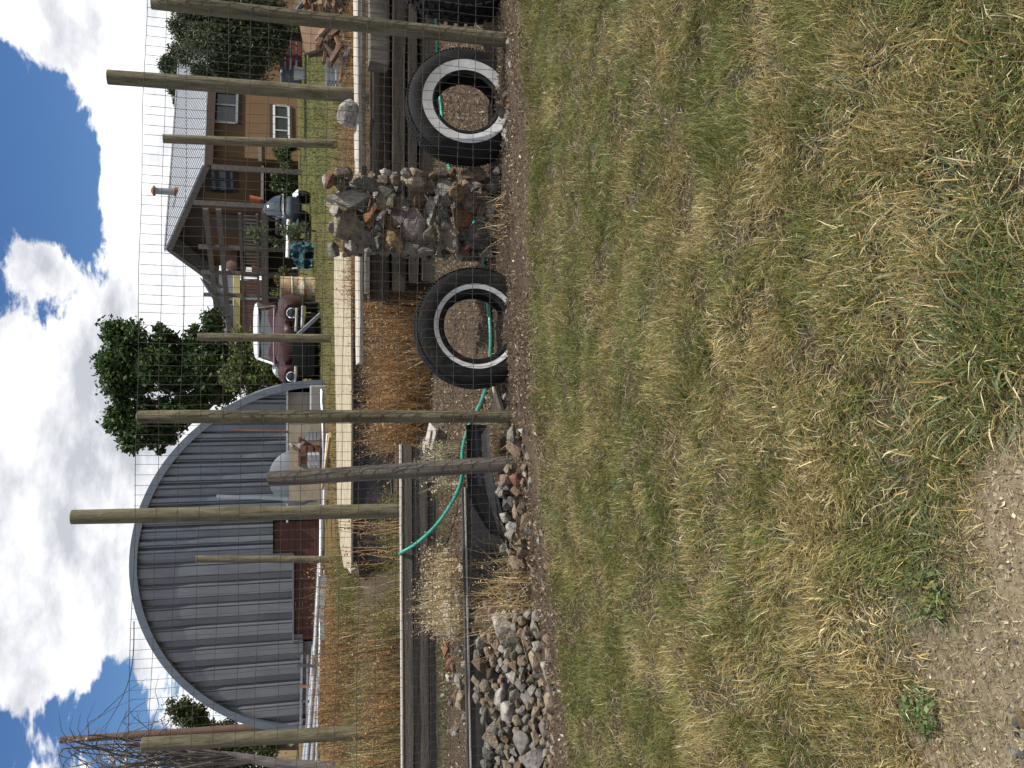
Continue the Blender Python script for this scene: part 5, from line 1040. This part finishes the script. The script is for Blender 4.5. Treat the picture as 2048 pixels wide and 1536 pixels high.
# ------------------------------------------------------------------ dry weeds
def weeds(name, lab, n, xr, yr, hgt, pal, w, cond=None, wd=.0045, lean=14, fluff=2, fsz=.016, catg='weeds', kind='stuff', hv=.3):
    X = rng.uniform(*xr, n); Y = rng.uniform(*yr, n)
    k = rng.random(n) < .15 + 1.2 * sst(.30, .65, vnoise(X, Y, 4, hash(name) % 97, 3))
    if cond is not None: k &= cond(X, Y)
    X, Y = X[k], Y[k]; n = len(X); Z = gh(X, Y) - .01
    Hh = hgt * rng.uniform(1 - hv * 1.6, 1 + hv, n) * (.65 + .7 * vnoise(X, Y, 2.5, 77)); az = rng.uniform(0, 6.28, n); ln = np.radians(np.abs(rng.normal(0, lean, n))); cu = np.radians(rng.normal(14, 14, n)); C = mixcol(n, pal, w)
    root = thing(name, (float(X.mean()), float(Y.mean()), float(Z.mean())), lab, catg)
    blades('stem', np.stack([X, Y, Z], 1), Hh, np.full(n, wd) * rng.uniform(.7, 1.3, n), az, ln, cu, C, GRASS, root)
    if fluff:
        kk = np.repeat(np.arange(n), fluff); f = rng.uniform(.45, 1.02, len(kk)); th = ln[kk] + cu[kk] * .5 * f
        P = np.stack([X[kk] + Hh[kk] * f * np.sin(th) * np.cos(az[kk]), Y[kk] + Hh[kk] * f * np.sin(th) * np.sin(az[kk]), Z[kk] + Hh[kk] * f * np.cos(th)], 1) + rng.normal(0, .012, (len(kk), 3))
        leaf_cloud('seed_head', P, np.full(len(kk), fsz), C[kk] * rng.uniform(.8, 1.3, (len(kk), 1)), GRASS, root, 'stuff', .45)
    return root
BRN = [(.215, .112, .042), (.28, .16, .065), (.155, .080, .032), (.34, .23, .115)]
OLV = [(.15, .14, .045), (.11, .12, .035), (.22, .18, .07), (.28, .20, .09)]
weeds('dock_weeds', 'dense reddish-brown dry dock weeds in front of the black liner', 7000, (-.62, .78), (7.2, 8.9), .38, BRN + [(.42, .31, .17)], (4, 3, 3, 1.5, 1), lambda X, Y: (Y > 7.35 + .6 * sst(-.1, -.5, X) + .7 * (vnoise(X, Y, 3.3, 88) - .5)) & (vnoise(X, Y, 2.2, 89) > .33), .0045, 20, 4, .020, hv=.5)
weeds('dock_weeds', 'wide bed of rusty brown dry weeds above the grey planks', 10500, (-4.6, -1.75), (7.2, 12.5), .34, BRN + [OLV[0], OLV[2]], (4, 3, 3, 1.2, .8, .8), lambda X, Y: (X < -.172 * Y - .55 + .4 * np.sin(Y * 3)) & (vnoise(X, Y, 1.1, 91, 2) > .38) & ((Y < 8.4) | (Y > 9.5)), .006, 16, 4, .022, hv=.45)
weeds('olive_weeds', 'low olive and tan weeds between the two bands of rusty brown weeds', 9000, (-4.8, -1.9), (7.3, 11.5), .15, OLV + [(.30, .24, .12)], (3, 3, 3, 2, 2), lambda X, Y: X < -.172 * Y - .4, .005, 26, 2, .016)
weeds('olive_weeds', 'greenish-yellow weeds beside the cream coping board end', 9000, (-3.2, -1.1), (7.2, 11.5), .22, OLV + [(.10, .13, .03)], (3, 3, 3, 1, 2), lambda X, Y: (X > -.172 * Y - .75 + .4 * np.sin(Y * 3)) & ((X < -1.95) | (Y < 9.3)), .005, 22, 3, .018)
weeds('dry_grass_patch', 'strip of orange-brown dry grass behind the railway ties', 6500, (.9, 4.2), (7.6, 10.2), .17, BRN + [OLV[2]], (4, 4, 2, 2, 2), None, .005, 20, 2, .016)
weeds('tall_stalks', 'scattered tall pale dry stalks standing above the reddish dock weeds', 260, (-.6, .75), (7.3, 8.8), .52, [(.42, .33, .2), (.3, .2, .1)], (2, 1), None, .004, 22, 3, .016)
weeds('tall_stalks', 'scattered tall pale dry stalks and green shoots in the weed bed behind the planks', 420, (-4.2, -1.2), (7.2, 9.5), .42, [(.40, .32, .19), (.12, .15, .04), (.25, .17, .08)], (2, 2, 1), None, .004, 26, 4, .018)
weeds('straw_clump', 'clump of pale bent straw grass between the pipe and the rock pile', 1100, (-1.40, -.92), (4.58, 5.02), .34, [(.45, .34, .18), (.36, .25, .11), (.52, .42, .26)], (3, 3, 2), None, .0036, 52, 2, .012)
weeds('straw_clump', 'tuft of thin straw at the foot of the leaning grey post', 360, (-.52, -.22), (4.95, 5.35), .22, [(.45, .34, .18), (.36, .25, .11)], (3, 3), None, .0034, 30, 2, .012)
weeds('straw_clump', 'pale straw and seed heads rising along the middle of the grey planks', 1100, (-1.85, -1.28), (6.2, 6.9), .25, [(.42, .34, .21), (.34, .26, .15)], (3, 2), None, .004, 34, 4, .018)
weeds('straw_clump', 'pale grass with seed heads before the planks end and white-topped box', 420, (-.75, -.42), (6.2, 6.7), .26, [(.40, .35, .24), (.3, .25, .15)], (3, 2), None, .004, 26, 5, .018)
weeds('straw_clump', 'wisps of dry grass at the foot of the stone pier', 130, (.62, 1.15), (4.86, 5.12), .18, [(.45, .35, .2), (.34, .24, .12)], (3, 2), None, .003, 40, 1, .010)
weeds('green_verge', 'thin green grass growing along the foot of the grey planks', 1300, (-3.6, -.5), (6.72, 7.02), .07, [(.06, .105, .03), (.10, .13, .04)], (1, 1), None, .004, 26, 0)
weeds('green_verge', 'thin green grass growing along the foot of the railway ties', 900, (.75, 3.6), (7.08, 7.27), .06, [(.06, .105, .03), (.10, .13, .04)], (1, 1), None, .004, 26, 0)
weeds('green_sprig', 'bright green leafy sprig growing above the rock pile', 160, (-1.72, -1.5), (5.15, 5.5), .16, [(.09, .17, .04), (.13, .2, .07)], (1, 1), None, .006, 30, 6, .02, catg='plant')
weeds('path_straw', 'loose dry straw scattered over the dirt path', 2600, (-2.6, 3.2), (4.9, 7.2), .06, [(.40, .31, .18), (.3, .21, .11)], (1, 1), None, .003, 60, 0)
weeds('yard_grass', 'cropped olive yard grass between the raised bed and the house', 26000, (-2.2, 7.5), (9.8, 21), .075, [(.10, .11, .032), (.15, .135, .048), (.08, .095, .028), (.22, .165, .08)], (4, 3, 3, 2), lambda X, Y: np.abs(X) < .2 + .46 * Y, .010, 30, 0, catg='grass')
weeds('yard_grass', 'green lawn grass before the orange house wall', 16000, (3.0, 14), (16, 30), .07, [(.08, .125, .03), (.115, .14, .04), (.065, .105, .027)], (3, 3, 2), lambda X, Y: X > .16 * Y + .5, .016, 30, 0, catg='grass')
# wiry brown stems in front of the liner's left end
tw = thing('wiry_stems', gz(800, 1080, .2), 'wiry bare brown stems with curled tips before the black liner end', 'dead stems'); r_ = random.Random(44)
for i in range(26):
    y_ = r_.uniform(1035, 1128); b_ = px(800, y_, 7.35); b_.z = .2; e_ = px(r_.uniform(665, 760), y_ + r_.uniform(-14, 14), 7.4 + r_.uniform(-.1, .5)); m_ = b_.lerp(e_, .5) + Vector((r_.uniform(-.05, .05), 0, 0))
    br = MB().tube(spline([b_, m_, e_, e_ + Vector((r_.uniform(-.06, .06), 0, r_.uniform(-.05, .03)))], 4), .0028, 4)
    for k in range(6): q = m_.lerp(e_, r_.random()); br.box(q + Vector((r_.uniform(-.012, .012), 0, r_.uniform(-.01, .01))), (.014, .006, .010), rot(r_.uniform(0, 90), r_.uniform(0, 90), 0))
    br.build('stem', mat('stem_brown', (.26, .15, .07), .85), tw)
# chickweed rosette leaves on the bare soil
for i, (x, y, lab) in enumerate(((1835, 1420, 'small flat green weed on the bare corner soil'), (1870, 1180, 'small yellowing weed beside the coarse grass tuft'))):
    c_5 = gz(x, y, 0); n = 150; rad = .055 * np.sqrt(rng.random(n)); a = rng.uniform(0, 6.28, n); X = c_5.x + rad * np.cos(a); Y = c_5.y + rad * np.sin(a)
    t = thing('ground_weed', (c_5.x, c_5.y, float(gh(c_5.x, c_5.y))), lab, 'weed'); leaf_cloud('leaf', np.stack([X, Y, gh(X, Y) + rng.uniform(.008, .03, n)], 1), np.full(n, .015), mixcol(n, [(.08, .13, .035), (.12, .17, .06)] if i == 0 else [(.10, .14, .04), (.2, .18, .06)], (1, 1)), LEAF, t, 'stuff', .5)
